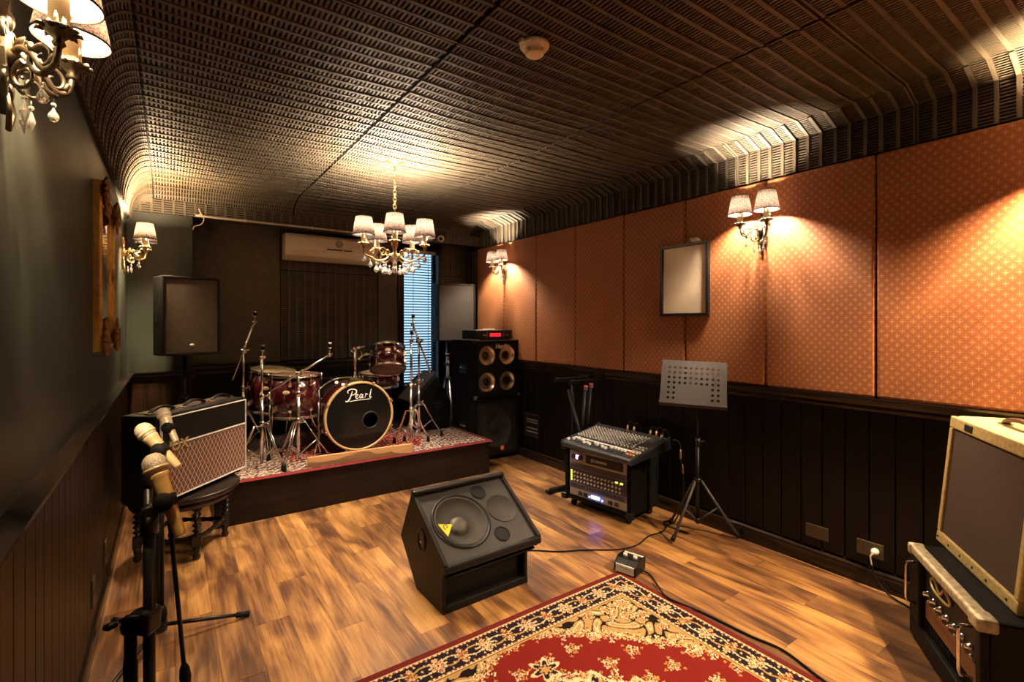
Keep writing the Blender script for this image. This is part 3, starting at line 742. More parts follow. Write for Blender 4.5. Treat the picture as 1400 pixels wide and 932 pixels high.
def wallplate(name,label,loc,rz,sock,plug=False,w=.115,h=.072):
    r = thing(name,label,'outlet' if sock else 'wall plate',loc,rz)
    MB().bx(-w/2,w/2,-.008,-.0,-h/2,h/2).build('cover_plate', M['plate'], r, .003)
    for x in (-.030,0,.030) if not plug else (-.030,.026):
        mb = MB()
        for a in (90,210,330): mb.box((x+.007*math.cos(R(a)),-.0085,.007*math.sin(R(a))),(.003,.002,.006))
        mb.build('socket', M['dprint'], r)
    if plug:
        q = MB(); q.lathe([(.016,0),(.018,.012),(.012,.030),(.007,.038),(.0,.040)],14,aim((.026,-.008,0),(0,-1,0))); q.build('plug', M['knob'], r)
        MB().tube(smooth_path([(.026,-.044,-.002),(.018,-.052,-.02),(.022,-.048,-.06)],5),.004,8).build('plug_collar', M['knob'], r)
        MB().tube(smooth_path([(.022,-.048,-.06),(.035,-.046,-.11),(.07,-.046,-.16),(.11,-.05,-.183),(.17,-.075,-.185),(.22,-.10,-.185)],6),.0045,8).build('power_cord', M['rubber'], r)
    return r
wallplate('outlet_plate','bronze outlet plate without a plug low on the dark right wall',(RXW-.010,1.24,.19),R(-90),True)
wallplate('outlet_plate','bronze outlet plate with a pale plug in it on the right wall',(RXW-.010,.99,.19),R(-90),True,True,.118,.075)
wallplate('wall_plate','small upright plate on the left wainscot, the farther of two',(LX+.010,3.12,.22),R(90),False,w=.072,h=.115)
wallplate('wall_plate','small upright plate on the left wainscot, the nearer of two',(LX+.010,2.64,.24),R(90),False,w=.072,h=.115)
v = thing('wall_vent','dark framed vent plate with rows of small pale slots on the right wall','vent',(RXW-.010,3.83,.335))
MB().bx(-.016,0,-.115,.115,-.115,-.098).bx(-.016,0,-.115,.115,.098,.115).bx(-.016,0,-.115,-.098,-.098,.098).bx(-.016,0,.098,.115,-.098,.098).build('frame', M['lwood'], v, .003)
MB().bx(-.006,0,-.098,.098,-.098,.098).build('face', M['dprint'], v)
for r_ in range(4):
    mb = MB()
    for k in range(9): mb.bx(-.009,-.005,-.085+k*.0195,-.075+k*.0195,(.06,.035,-.025,-.06)[r_]-.004,(.06,.035,-.025,-.06)[r_]+.004)
    mb.build('slot_row', M['knob'], v)

# ------------------------------------------------------------------ rugs (pattern computed per vertex of the pile)
def lin(c): return np.array([(x/255.0/12.92 if x/255.0 <= .04045 else ((x/255.0+.055)/1.055)**2.4) for x in c])
CR, RD, NV, GO, RO, DK, RB = [lin(c) for c in ((222,200,160),(116,30,26),(34,24,36),(182,142,84),(146,66,46),(24,15,15),(100,34,30))]
def flower(u, v, x, y, r, n, ph=0):
    d = np.hypot(u-x, v-y); a = np.arctan2(v-y, u-x); return d/(r*(.72+.28*np.cos(n*a+ph)))
def rug_colors(u, v, W, H, seed=1):
    rs = np.random.RandomState(seed); au, av = np.abs(u), np.abs(v)
    ex, ey = W-au, H-av; e = np.minimum(ex, ey)
    col = np.tile(RD, (len(u),1))
    s = np.where(ex < ey, av, au)                      # run along the border
    ang = np.arctan2(av/H, au/W)
    # field: sprigs
    for x in np.arange(-W,W+.01,.13):
        for j,y in enumerate(np.arange(-H,H+.01,.15)):
            xx = x + (.065 if j%2 else 0)
            xs, ys = xx, y
            th = rs.rand()*6.28
            for k in range(5):
                a = th+k*1.2566; q = flower(u,v,xs+.022*math.cos(a),ys+.022*math.sin(a),.0135,4,a)
                col[q < 1] = GO if k % 2 else CR
                col[q < .45] = RO
            q = flower(u,v,xs,ys,.011,5); col[q < 1] = CR; col[q < .4] = NV
            for k in range(3):
                a = th+.6+k*2.1; q = flower(u,v,xs+.045*math.cos(a),ys+.045*math.sin(a),.008,3,a); col[q < 1] = GO
    # medallion
    mw, mh = W*.56, H*.62
    rr = (np.abs(u/mw)**1.6 + np.abs(v/mh)**1.6)**(1/1.6); am = np.arctan2(v/mh, u/mw)
    rr = rr/(1+.03*np.cos(20*am)+.02*np.cos(40*am))
    wav = np.sin(70*rr+6*np.sin(10*am)) 
    for lo,hi,c in ((0,1.0,CR),(0,.965,NV),(0,.80,GO),(0,.775,NV),(0,.62,RD),(0,.44,GO),(0,.42,NV),(0,.2,CR),(0,.185,RO)):
        col[rr < hi] = c
    for r0,n,sz,c1,c2 in ((.88,28,.030,CR,RO),(.70,22,.034,GO,DK),(.53,16,.030,CR,NV),(.31,10,.034,GO,RO),(.08,4,.02,CR,RD)):
        for k in range(n):
            a = 2*math.pi*k/n; x, y = mw*r0*math.cos(a), mh*r0*math.sin(a)
            q = flower(u,v,x,y,sz,6,a); col[q < 1] = c1; col[q < .62] = c2; col[q < .3] = CR
            a2 = a+math.pi/n; q = flower(u,v,mw*r0*math.cos(a2),mh*r0*math.sin(a2),sz*.6,4,a); col[q < 1] = GO; col[q < .5] = DK
    vm = (np.abs(np.sin(16*am+9*rr)) < .16) & (rr > .64) & (rr < .95); col[vm] = GO
    q = flower(u,v,0*u,0*v+0,1,4) if False else None
    for sg in (-1,1):                                  # pendants
        q = flower(u,v,0,sg*mh*1.10,.07,6); col[q < 1] = CR; col[q < .75] = NV; col[q < .4] = GO
        q = flower(u,v,sg*mw*1.17,0,.05,6); col[q < 1] = CR; col[q < .7] = NV; col[q < .35] = GO
    # garland round the medallion
    def garland(pu, pv, pts, mask=None):
        for k,(x,y) in enumerate(pts):
            big = k % 3 == 0; r_ = .030 if big else .019
            q = flower(pu,pv,x,y,r_,7 if big else 5,k); m = q < 1
            col[m] = CR if big or k % 3 == 1 else GO
            col[(q < .66)] = DK if big else RO; col[q < .5] = RO if big else CR; col[q < .24] = GO
            a = k*1.7
            for b in (a, a+2.2, a+4.3):
                q = flower(pu,pv,x+1.35*r_*math.cos(b),y+1.35*r_*math.sin(b),r_*.42,3,b); col[q < 1] = CR if k % 2 else GO; col[q < .4] = DK
    garland(u,v,[(mw*1.0*math.copysign(abs(math.cos(a))**1.25,math.cos(a)),mh*1.0*math.copysign(abs(math.sin(a))**1.25,math.sin(a))) for a in np.arange(0,2*math.pi,2*math.pi/54)])
    # spandrels in the four corners
    bi = .178
    fx, fy = W-bi-au, H-bi-av
    aw, ah = W*.66, H*.46
    t = (np.maximum(fx,0)/aw)**.82 + (np.maximum(fy,0)/ah)**.82
    sp = (t < 1) & (fx > 0) & (fy > 0); col[sp] = GO*.62+CR*.16
    sw = sp & (np.abs(np.sin(52*fx+2.6*np.sin(34*fy))+np.sin(52*fy+2.6*np.sin(31*fx))) < .30); col[sw] = DK
    sw = sp & (np.abs(np.sin(52*fx+2.6*np.sin(34*fy))+np.sin(52*fy+2.6*np.sin(31*fx))-1.25) < .16); col[sw] = CR
    for x,y,r_,n in ((.055,.055,.052,8),(.155,.045,.036,6),(.045,.160,.036,6),(.110,.125,.036,7),(.250,.035,.026,6),(.036,.270,.028,6),(.035,.360,.022,5),(.185,.105,.022,5),(.095,.215,.022,5)):
        q = flower(fx,fy,x,y,r_,n); col[sp & (q < 1.08)] = DK; col[sp & (q < .92)] = CR; col[sp & (q < .62)] = RO; col[sp & (q < .34)] = GO
    garland(fx,fy,[(aw*(1-c)**(1/.82) , ah*c**(1/.82)) for c in np.linspace(.02,.98,22)])
    # borders
    def band(a,b,c): col[(e >= a) & (e < b)] = c
    band(0,.180,DK); band(.0,.034,RB); band(.034,.037,DK); band(.037,.049,CR); band(.049,.053,DK); band(.152,.156,DK); band(.156,.170,CR); band(.170,.176,DK); band(.176,.181,GO)
    g = ((e >= .038) & (e < .048)) | ((e >= .158) & (e < .168)); ph = np.sin(s*2*math.pi/.020)
    col[g & (ph > .25)] = RO; col[g & (np.abs(ph) < .22)] = DK
    mid = (e >= .053) & (e < .152); col[mid] = NV; ec = e-.1025
    vine = .026*np.sin(s*2*math.pi/.22)
    col[mid & (np.abs(ec-vine) < .0042)] = GO; col[mid & (np.abs(ec+vine*.9) < .0034)] = CR
    P_ = .22; sm = np.abs((s/P_) % 1 - .5)*P_; s2 = np.abs((s/P_+.5) % 1 - .5)*P_; s3 = np.abs((s/P_*2+.5) % 1 - .5)*P_/2
    def fl(d1, d2, r_, n): return np.hypot(d1,d2)/(r_*(.75+.25*np.cos(n*np.arctan2(d2,d1))))
    for dd,o_,r_,n,cs in ((sm,0,.042,9,(DK,CR,RO,CR,RD)),(s2,.0,.026,7,(DK,GO,RO,GO,DK)),(s3,.030,.017,5,(DK,CR,RO,GO,GO)),(s3,-.030,.017,5,(DK,RO,CR,GO,GO))):
        q = fl(dd, ec-o_, r_, n)
        for lim,c in zip((1.08,1,.68,.42,.2),cs): col[mid & (q < lim)] = c
    lf = mid & (np.sin(s*2*math.pi/.0367)*np.cos(ec*95+s*40) > .80); col[lf] = CR*.8
    n_ = .86+.14*rs.rand(len(u)); return col*n_[:,None]
def rug(name, label, x0, x1, y0, y1, z, step, th, colf, cat='rug'):
    nx, ny = int((x1-x0)/step)+1, int((y1-y0)/step)+1
    xs = np.linspace(x0,x1,nx); ys = np.linspace(y0,y1,ny); X, Y = np.meshgrid(xs,ys)
    cx, cy = (x0+x1)/2,(y0+y1)/2
    Z = th + .0018*np.sin(X*5)*np.sin(Y*4+1) 
    edge = (X==xs[0])|(X==xs[-1])|(Y==ys[0])|(Y==ys[-1]); Z = np.where(edge, 0, Z)
    co = np.stack([X-cx,Y-cy,Z],-1).reshape(-1,3)
    i = np.arange(nx*ny).reshape(ny,nx); q = np.stack([i[:-1,:-1],i[:-1,1:],i[1:,1:],i[1:,:-1]],-1).reshape(-1,4)
    me = bpy.data.meshes.new(name); me.vertices.add(len(co)); me.vertices.foreach_set('co', co.ravel())
    me.loops.add(q.size); me.loops.foreach_set('vertex_index', q.ravel()); me.polygons.add(len(q)); me.polygons.foreach_set('loop_start', np.arange(0,q.size,4)); me.update(calc_edges=True)
    c = colf(X.ravel()-cx, Y.ravel()-cy, (x1-x0)/2, (y1-y0)/2)
    a = me.color_attributes.new('Col','FLOAT_COLOR','POINT'); a.data.foreach_set('color', np.concatenate([c,np.ones((len(c),1))],1).astype('f').ravel())
    me.materials.append(M['rug']); o = link(name, me, loc=(cx,cy,z)); return tag(o, label, cat)
rug('persian_rug','red patterned rug with floral medallion and cream borders on the wooden floor',.38,2.0,-.45,1.83,.0005,.0042,.008,rug_colors)
def stage_cols(u,v,W,H):
    rs = np.random.RandomState(5); e = np.minimum(W-np.abs(u),H-np.abs(v))
    f = np.zeros(len(u))
    for k in range(60):
        a, fr_, p_ = rs.rand()*6.28, 70+rs.rand()*330, rs.rand()*6.28
        f += np.sin(fr_*(u*math.cos(a)+v*math.sin(a))+p_+1.5*np.sin(40*u+p_))
    f = f/np.std(f); col = np.tile(lin((176,156,146)),(len(u),1))
    col[f < .15] = lin((128,108,104)); col[f < -.35] = lin((62,48,52)); col[f > 1.1] = lin((205,190,170)); col[(f > .5) & (f < .68)] = lin((120,48,44))
    rf = (np.abs(u/(W*.55))**2+np.abs((v+.16)/(H*.62))**2 < 1+.12*np.sin(14*np.arctan2(v,u))); red = lin((140,38,36))
    col[rf & (f < 1.0)] = red; col[rf & (f < -1.2)] = lin((60,22,26))
    col[e < .035] = lin((118,44,46)); col[(e > .035)&(e < .045)] = DK
    return col*(.82+.18*rs.rand(len(u)))[:,None]

# ------------------------------------------------------------------ stage
SZ = .283
st = thing('stage_platform','low dark wooden drum platform across the back of the room','stage',(1.30,3.72,0))
MB().bx(-1.06,1.065,.0,.03,.0,SZ-.018).build('front_fascia', M['stagewood'], st, .003)
MB().bx(-1.06,-1.03,.03,1.20,0,SZ-.018).build('side_fascia', M['stagewood'], st, .003); MB().bx(1.035,1.065,.03,1.20,0,SZ-.018).build('side_fascia', M['stagewood'], st, .003)
MB().bx(-1.062,1.067,-.002,1.38,SZ-.018,SZ).build('deck', M['stagewood'], st, .003)
rug('stage_carpet','grey and red speckled carpet covering the top of the drum platform',.26,2.392,3.70,5.04,SZ,.0085,.008,stage_cols,'carpet')
SZ += .0085
b = thing('loose_plank','pale wooden plank on edge in front of the bass drum','plank',(1.225,3.752,SZ),R(-3.2))
pts = [(-.40,0),(.40,0),(.40,.075),(-.40,.075)]
MB().prism(pts,'y',-.011,.011).build('board', M['plank'], b, .002)
wv = [(-.40,.040),(-.30,.030),(-.20,.034),(-.10,.055),(0,.068),(.05,.060),(.10,.035),(.16,.030),(.22,.036),(.25,.022),(.30,.012),(.36,.006)]
MB().prism([(-.40,0),(.36,0)]+list(reversed(wv)),'y',-.0128,-.0105).build('worn_face', M['plankd'], b)

# ------------------------------------------------------------------ drums
def lug_mesh(r, ang, z, ln, two=None):
    mb = MB(); c, s = math.cos(ang), math.sin(ang); Mx = T(r*c,r*s,z) @ RZ(math.degrees(ang))
    mb.prism([(-.002,-ln/2),(.015,-ln/2+.006),(.021,0),(.015,ln/2-.006),(-.002,ln/2)],'y',-.0105,.0105,Mx); return mb
def drum(name, label, loc, rot, r, h, nl, top, bottom, cat='drum', badge=None):
    """upright drum, origin at the middle of its bottom edge"""
    d = bpy.data.objects.new(name,None); C.objects.link(d); d.location = loc; d.rotation_euler = rot; tag(d,label,cat); d.empty_display_size=.05
    MB().ring([(r,.012),(r,h-.012),(r-.008,h-.012),(r-.008,.012)],48).build('shell', M['shell'], d)
    MB().lathe([(r-.002,h-.004),(r-.006,h+.002),(0.0,h+.002)],40).build('batter_head', top, d)
    MB().lathe([(0.0,.003),(r-.006,.003),(r-.002,.008)],40).build('resonant_head', bottom, d)
    for z0 in (-.010,h-.018):
        MB().ring([(r+.004,z0),(r+.012,z0+.002),(r+.006,z0+.006),(r+.006,z0+.018),(r+.011,z0+.021),(r+.002,z0+.023),(r+.001,z0+.018),(r+.001,z0+.006)],48).build('hoop', M['chrome'], d)
    for k in range(nl):
        a = 2*math.pi*(k+.5)/nl
        mb = lug_mesh(r,a,h-.065,.045) 
        mb.cyl(((r+.012)*math.cos(a),(r+.012)*math.sin(a),h-.06),((r+.012)*math.cos(a),(r+.012)*math.sin(a),h+.010),.004,n=6)
        mb.build('lug', M['chrome'], d)
        if h < .2: continue
        mb = lug_mesh(r,a,.065,.045)
        mb.cyl(((r+.012)*math.cos(a),(r+.012)*math.sin(a),-.014),((r+.012)*math.cos(a),(r+.012)*math.sin(a),.06),.004,n=6)
        mb.build('lug', M['chrome'], d)
    if badge is not None:
        Mb = aim((r*math.cos(badge),r*math.sin(badge),h*.62),(math.cos(badge),math.sin(badge),0))
        MB().lathe([(0.021,0),(.021,.003),(.0,.0035)],20,Mb @ Matrix.Diagonal((1.25,.72,1,1))).build('badge', M['candle'], d)
    return d
def tom_legs(d, r, h, drop, rot):
    for k in range(3):
        a = rot+k*2.094; c,s = math.cos(a),math.sin(a)
        MB().tube([((r+.018)*c,(r+.018)*s,h*.62),((r+.018)*c,(r+.018)*s,-drop+.09),((r+.035)*c,(r+.035)*s,-drop+.02)],.0055,8).build('leg', M['chrome'], d)
        MB().lathe([(.006,.03),(.011,.004),(.009,0),(0,0)],10,T((r+.037)*c,(r+.037)*s,-drop)).build('rubber_foot', M['rubber'], d.children[-1] if False else [o for o in d.children if o.name.startswith('leg')][-1])
        mb = MB(); mb.box((r+.012,0,0),(.026,.032,.040),T(0,0,h*.4) @ RZ(math.degrees(a))); mb.tube([((r+.02)*c-.02*s,(r+.02)*s+.02*c,h*.4),((r+.03)*c-.04*s,(r+.03)*s+.04*c,h*.4)],.004,6); mb.build('leg_bracket', M['chrome'], d)
d = drum('floor_tom','wine red floor tom with worn cream head, at the rear left of the drum kit',(.70,4.60,.62),(R(6),R(5),0),.180,.335,8,M['cream_head'],M['clear_head'],badge=R(-114))
tom_legs(d,.180,.335,.62-SZ,R(30))
d = drum('floor_tom','wine red floor tom in front of the cream-headed one, beside the bass drum',(.83,4.20,.615),(0,0,0),.184,.325,8,M['clear_head'],M['clear_head'],badge=R(-122))
tom_legs(d,.184,.325,.615-SZ,R(75))
d = drum('snare_drum','shallow wine red snare drum behind the bass drum, below the small tom',(1.68,4.66,.74),(R(3),0,0),.178,.125,8,M['cream_head'],M['clear_head'])
mb = MB(); mb.cyl((0,0,-.02),(0,0,-.36),.010,n=8)
for k in range(3):
    a = k*2.094+.4; c,s = math.cos(a),math.sin(a); mb.tube([(0,0,-.03),(.15*c,.15*s,-.03),(.185*c,.185*s,.0)],.006,6)
mb.build('stand_basket', M['chrome'], d)
for k in range(3):
    a = k*2.094+.9; c,s = math.cos(a),math.sin(a); MB().tube([(0,0,-.22),(.10*c,.10*s,-.30),(.2*c,.2*s,-.745+SZ+.030)],.006,6).build('leg', M['chrome'], d)
d = drum('rack_tom','small wine red tom tilted above the bass drum',(1.63,4.285,.93),(R(-25),R(9),0),.150,.205,6,M['clear_head'],M['clear_head'],badge=R(-112))
mb = MB(); mb.box((-.165,-.01,.12),(.03,.05,.06)); mb.tube([(-.17,-.01,.12),(-.235,.0,.105),(-.275,-.02,.06)],.011,8); mb.sph((-.275,-.02,.06),.020,10,8); mb.tube([(-.24,0,.10),(-.25,.01,.15)],.006,6); mb.sph((-.2,-.005,.118),.017,8,6); mb.build('tom_arm', M['chrome'], d)

# bass drum, axis along y, front head towards the camera
BR = .268; bdm = thing('bass_drum','wine red bass drum with black front head and maple hoop, centre of the drum platform','drum',(1.285,4.02,SZ+.292),0)
Ax = Matrix.Rotation(R(-90),4,'X')       # local z -> +y
MB().ring([(BR,.012),(BR,.43),(BR-.008,.43),(BR-.008,.012)],64,Ax).build('shell', M['shell'], bdm)
for z0 in (-.022,.42): MB().ring([(BR+.004,z0),(BR+.016,z0+.002),(BR+.016,z0+.040),(BR+.004,z0+.042),(BR-.002,z0+.038),(BR-.002,z0+.004)],64,Ax).build('hoop', M['hoopwood'] if z0 < 0 else M['chrome'], bdm)
px_, pz_ = .088, -.042                      # port hole
mb = MB(); n = 64; vs = []
for j in range(n):
    a = 2*math.pi*j/n; vs.append((px_+.062*math.cos(a),-.014,pz_+.062*math.sin(a)))
for j in range(n):
    a = 2*math.pi*j/n; vs.append(((BR+.001)*math.cos(a),-.012,(BR+.001)*math.sin(a)))
mb.add(vs,[(j,(j+1)%n,n+(j+1)%n,n+j) for j in range(n)])
mb.build('front_head', M['black_head'], bdm)
MB().ring([(.060,-.002),(.074,-.001),(.074,.004),(.066,.007),(.060,.004)],40,aim((px_,-.014,pz_),(0,-1,0))).build('port_ring', M['dust'], bdm)
MB().lathe([(0,.30),(.20,.30),(.21,.28)],30,Ax).build('inner_pillow', simple('grey_damping_felt',(.34,.32,.30),.9,bump=.4), bdm)
MB().lathe([(0,.425),(BR-.003,.425),(BR-.001,.418)],48,Ax).build('batter_head', M['clear_head'], bdm)
for k in range(8):
    a = 2*math.pi*(k+.5)/8; c,s = math.cos(a),math.sin(a)
    for q,z0 in enumerate((-.004,.425)):
        mb = MB(); mb.cyl(((BR+.024)*c,z0+(-.02 if q == 0 else .02),(BR+.024)*s),((BR+.024)*c,.09 if q == 0 else .33,(BR+.024)*s),.0035,n=6)
        Mx = Matrix.Rotation(-a,4,'Y') @ T(BR,.11 if q == 0 else .31,0); mb.prism([(-.002,-.026),(.016,-.016),(.022,0),(.016,.016),(-.002,.026)],'z',-.009,.009,Matrix.Rotation(-a,4,'Y') @ T(BR,.11 if q==0 else .31,0))
        Mc = Matrix.Rotation(-a,4,'Y') @ T(BR+.018,-.006 if q==0 else .44,0); mb.prism([(-.014,-.018),(.010,-.020),(.014,-.006),(.012,.012),(-.006,.018)],'z',-.011,.011,Mc)
        mb.tube([((BR+.024)*c-.016*s,z0-.026 if q==0 else z0+.03,(BR+.024)*s+.016*c),((BR+.024)*c+.016*s,z0-.026 if q==0 else z0+.03,(BR+.024)*s-.016*c)],.0045,6)
        mb.build('tension_claw', M['chrome'], bdm)
for sx in (-1,1):
    mb = MB(); mb.tube([(sx*(BR+.002),.10,-.10),(sx*(BR+.03),.08,-.13),(sx*(BR+.085),.01,-.283)],[.010,.008,.007],8); mb.box((sx*(BR-.005),.10,-.10),(.04,.05,.05)); mb.sph((sx*(BR+.03),.08,-.13),.017,8,6); mb.build('spur', M['chrome'], bdm)
mb = MB(); mb.box((.02,.18,BR+.012),(.11,.07,.030))
for x in (-.045,-.02,.005,.03,.055): mb.cyl((.02+x,.15,BR+.02),(.02+x,.15,BR+.045),.006,n=8)
mb.cyl((.02,.18,BR+.02),(.02,.18,BR+.27),.0125,n=12); mb.sph((.02,.18,BR+.275),.022,12,8); mb.tube([(.02,.18,BR+.275),(.11,.21,BR+.295)],.010,8); mb.sph((.06,.19,BR+.285),.016,8,6); mb.tube([(.0,.165,BR+.25),(-.02,.15,BR+.26)],.006,6)
mb.build('tom_holder', M['chrome'], bdm)
# brush script on the front head: strokes of varying width
lg = MB()
def stroke(pts, w0, w1):
    p = smooth_path([(x,-.0165,z) for x,z in pts],7); n = len(p)
    lg.tube(p,[w0+(w1-w0)*math.sin(math.pi*i/(n-1)) for i in range(n)],6,flat=.35)
o_ = (-.092,.148)
def S(pts,w0=.0022,w1=.0048,sc_=1.0): stroke([(o_[0]+x*sc_,o_[1]+z*sc_) for x,z in pts],w0,w1)
S([(.030,.062),(.020,.030),(.008,.000),(-.006,-.018),(-.020,-.020),(-.026,-.012)],.002,.0062)
S([(.000,.044),(-.010,.058),(.008,.074),(.040,.076),(.062,.064),(.058,.042),(.036,.030),(.020,.032)],.0022,.0052)
S([(.056,.012),(.072,.020),(.074,.030),(.062,.030),(.056,.012),(.066,-.002),(.082,.004)])
S([(.112,.026),(.099,.030),(.089,.014),(.095,-.002),(.107,.008),(.115,.028),(.111,.004),(.119,-.001),(.126,.006)])
S([(.132,.000),(.141,.026),(.139,.031),(.151,.027),(.158,.030)],.0020,.0040)
S([(.186,.070),(.180,.036),(.173,.006),(.179,-.003),(.190,.005)],.0022,.0050)
S([(.006,-.022),(.08,-.016),(.180,-.013)],.0018,.0030)
lg.build('script_lettering', M['print'], bdm)

# ------------------------------------------------------------------ chrome stands
def drum_stand(label, loc, pole_top, hub, R_, rot, boom=None, rz=0, topper=True, name='cymbal_stand', pole2=None):
    s = thing(name,label,'stand',(loc[0],loc[1],loc[2]+.002),rz)
    mb = MB(); mb.cyl((0,0,.03),(0,0,hub+.22),.0125,n=12); mb.cyl((0,0,hub+.2),(0,0,pole_top),.0095,n=12); mb.build('pole', M['chrome'], s)
    for z in (hub+.22, hub+.02):
        mb = MB(); mb.cyl((0,0,z-.018),(0,0,z+.018),.018,n=12); mb.tube([(0,0,z),(.034,.010,z),(.050,.014,z+.012)],[.007,.006,.009],6); mb.tube([(.034,.010,z),(.050,.010,z-.014)],[.005,.008],6)
        mb.build('clamp', M['chrome'], s)
    for k in range(3):
        a = rot+k*2.094; c, sn = math.cos(a),math.sin(a); nx,ny = -sn,c
        mb = MB()
        for o_ in (-.008,.008): mb.tube([(o_*nx,o_*ny,hub),(.05*c+o_*nx,.05*sn+o_*ny,hub+.004),(R_*.62*c+o_*nx,R_*.62*sn+o_*ny,hub*.52),(R_*c+o_*nx,R_*sn+o_*ny,.03)],.0048,6)
        for o_ in (-.006,.006): mb.tube([(o_*nx,o_*ny,.055),(R_*.6*c+o_*nx,R_*.6*sn+o_*ny,hub*.54)],.0042,6)
        lg_ = mb.build('leg', M['chrome'], s)
        MB().lathe([(.008,.050),(.013,.040),(.017,.004),(.015,0),(0,0)],12,T(R_*c,R_*sn,0)).build('rubber_foot', M['rubber'], lg_)
    tp = (0,0,pole_top)
    if boom:
        az, el, up, dn = boom; v = Vector((math.cos(R(az))*math.cos(R(el)),math.sin(R(az))*math.cos(R(el)),math.sin(R(el))))
        p = Vector(tp); a, b_ = p+v*up, p-v*dn
        MB().cyl(b_,a,.0092,n=10).build('boom_arm', M['chrome'], s)
        mb = MB(); mb.cyl(p-Vector((.022,0,0)),p+Vector((.022,0,0)),.018,n=12); mb.sph(p,.021,10,8); mb.tube([p+Vector((.02,0,0)),p+Vector((.045,.01,.012))],[.006,.010],6); mb.sph(p+v*.03,.015,8,6); mb.build('boom_tilter', M['chrome'], s)
        tp = a
    tp = Vector(tp)
    mb = MB(); mb.sph(tp,.017,10,8); mb.tube([tp,tp+Vector((.022,.004,.006))],[.006,.010],6); mb.cyl(tp,tp+Vector((.006,-.004,.085)),.0048,n=8); mb.cyl(tp+Vector((.004,-.003,.05)),tp+Vector((.0045,-.003,.058)),.016,n=12); mb.build('cymbal_tilter', M['chrome'], s)
    t2 = tp+Vector((.0047,-.003,.06))
    mb = MB(); mb.lathe([(.014,0),(.016,.010),(.014,.022),(0,.022)],12,T(*t2)); mb.build('felt', M['carpet'], s)
    mb = MB(); mb.tube([t2+Vector((-.014,0,.036)),t2+Vector((0,0,.024)),t2+Vector((.014,0,.036))],[.005,.006,.005],6); mb.build('wing_nut', M['chrome'], s)
    return s
drum_stand('chrome boom cymbal stand, farthest left on the platform, its arm tilted up steeply',(.49,4.46,SZ),.83,.31,.20,.3,(5,71,.24,.24))
drum_stand('straight chrome cymbal stand at the front left of the platform',(.555,3.97,SZ),.80,.30,.19,-.9)
drum_stand('chrome boom stand with arm rising rightward across the front red floor tom',(.80,3.95,SZ),.672,.30,.22,-2.2,(-16,32,.26,.255))
drum_stand('chrome stand right of the bass drum, its long thin arm slanting down rightward',(1.905,4.22,SZ),.885,.29,.21,-.55,(152,70,.17,.33))
drum_stand('straight dark-topped chrome stand close to the right side of the bass drum',(1.72,3.97,SZ),.90,.29,.17,.1,None)
th = thing('drum_throne','round black drum stool behind the bass drum','stool',(1.34,4.86,SZ))
MB().lathe([(.0,.53),(.13,.53),(.155,.515),(.162,.49),(.155,.465),(.12,.455),(0,.455)],32).build('seat', M['tolex'], th)
MB().cyl((0,0,.1),(0,0,.46),.014,n=10).build('post', M['chrome'], th)
for k in range(3):
    a = k*2.094; MB().tube([(0,0,.28),(.12*math.cos(a),.12*math.sin(a),.18),(.17*math.cos(a),.17*math.sin(a),.012)],.008,8).build('leg', M['chrome'], th)
pd = thing('drum_pedal','dark metal bass drum pedal behind the bass drum','pedal',(1.285,4.52,SZ))
MB().bx(-.05,.05,-.02,.16,0,.010).build('base', M['steel'], pd,.002); MB().prism([(.02,.03),(.15,.012),(.15,.018),(.02,.038)],'x',-.04,.04).build('footboard', M['plastic'], pd)
mb = MB(); mb.cyl((-.05,0,.0),(-.05,0,.17),.008,n=8); mb.cyl((.05,0,0),(.05,0,.17),.008,n=8); mb.cyl((-.06,0,.165),(.06,0,.165),.008,n=8); mb.tube([(0,0,.165),(0,-.02,.27)],.005,6); mb.sph((0,-.02,.28),.026,10,8); mb.build('beater', M['chrome'], pd)

# ------------------------------------------------------------------ loudspeakers and amplifiers
def sheet(name, p0, u, v, mat, parent, nx=1, ny=1, bulge=0):
    """grille sheet with uv in metres, p0 corner, u and v full side vectors"""
    p0, u, v = Vector(p0), Vector(u), Vector(v); n = u.cross(v).normalized()
    vs = []; uv = []
    for j in range(ny+1):
        for i in range(nx+1):
            s, t = i/nx, j/ny; vs.append(p0+u*s+v*t+n*bulge*math.sin(math.pi*s)*math.sin(math.pi*t)); uv.append((s*u.length,t*v.length))
    fs = [(j*(nx+1)+i,j*(nx+1)+i+1,(j+1)*(nx+1)+i+1,(j+1)*(nx+1)+i) for j in range(ny) for i in range(nx)]
    me = bpy.data.meshes.new(name); me.from_pydata([tuple(q) for q in vs],[],fs); me.update()
    l = me.uv_layers.new(name='UVMap')
    for lp in me.loops: l.data[lp.index].uv = uv[lp.vertex_index]
    me.materials.append(mat); return link(name, me, parent)
def driver(parent, c, nrm, r, conem, capm, name='speaker_cone', cap=.36, frame=True):
    Mx = aim(c,nrm)
    o = MB().lathe([(r*.98,0),(r*.93,.006),(r*.88,.001),(r*.84,-.006),(r*cap,-r*.32),(r*cap,-r*.30)],40,Mx,True,False).build(name, conem, parent)
    MB().lathe([(r*cap,-r*.32),(r*cap*.85,-r*.22),(r*cap*.5,-r*.17),(0,-r*.155)],28,Mx,True,False).build('dust_cap', capm, o)
    if frame: MB().ring([(r*1.06,-.002),(r*1.06,.004),(r*.97,.006),(r*.97,-.002)],40,Mx).build('rim', M['plastic'], o)
    return o
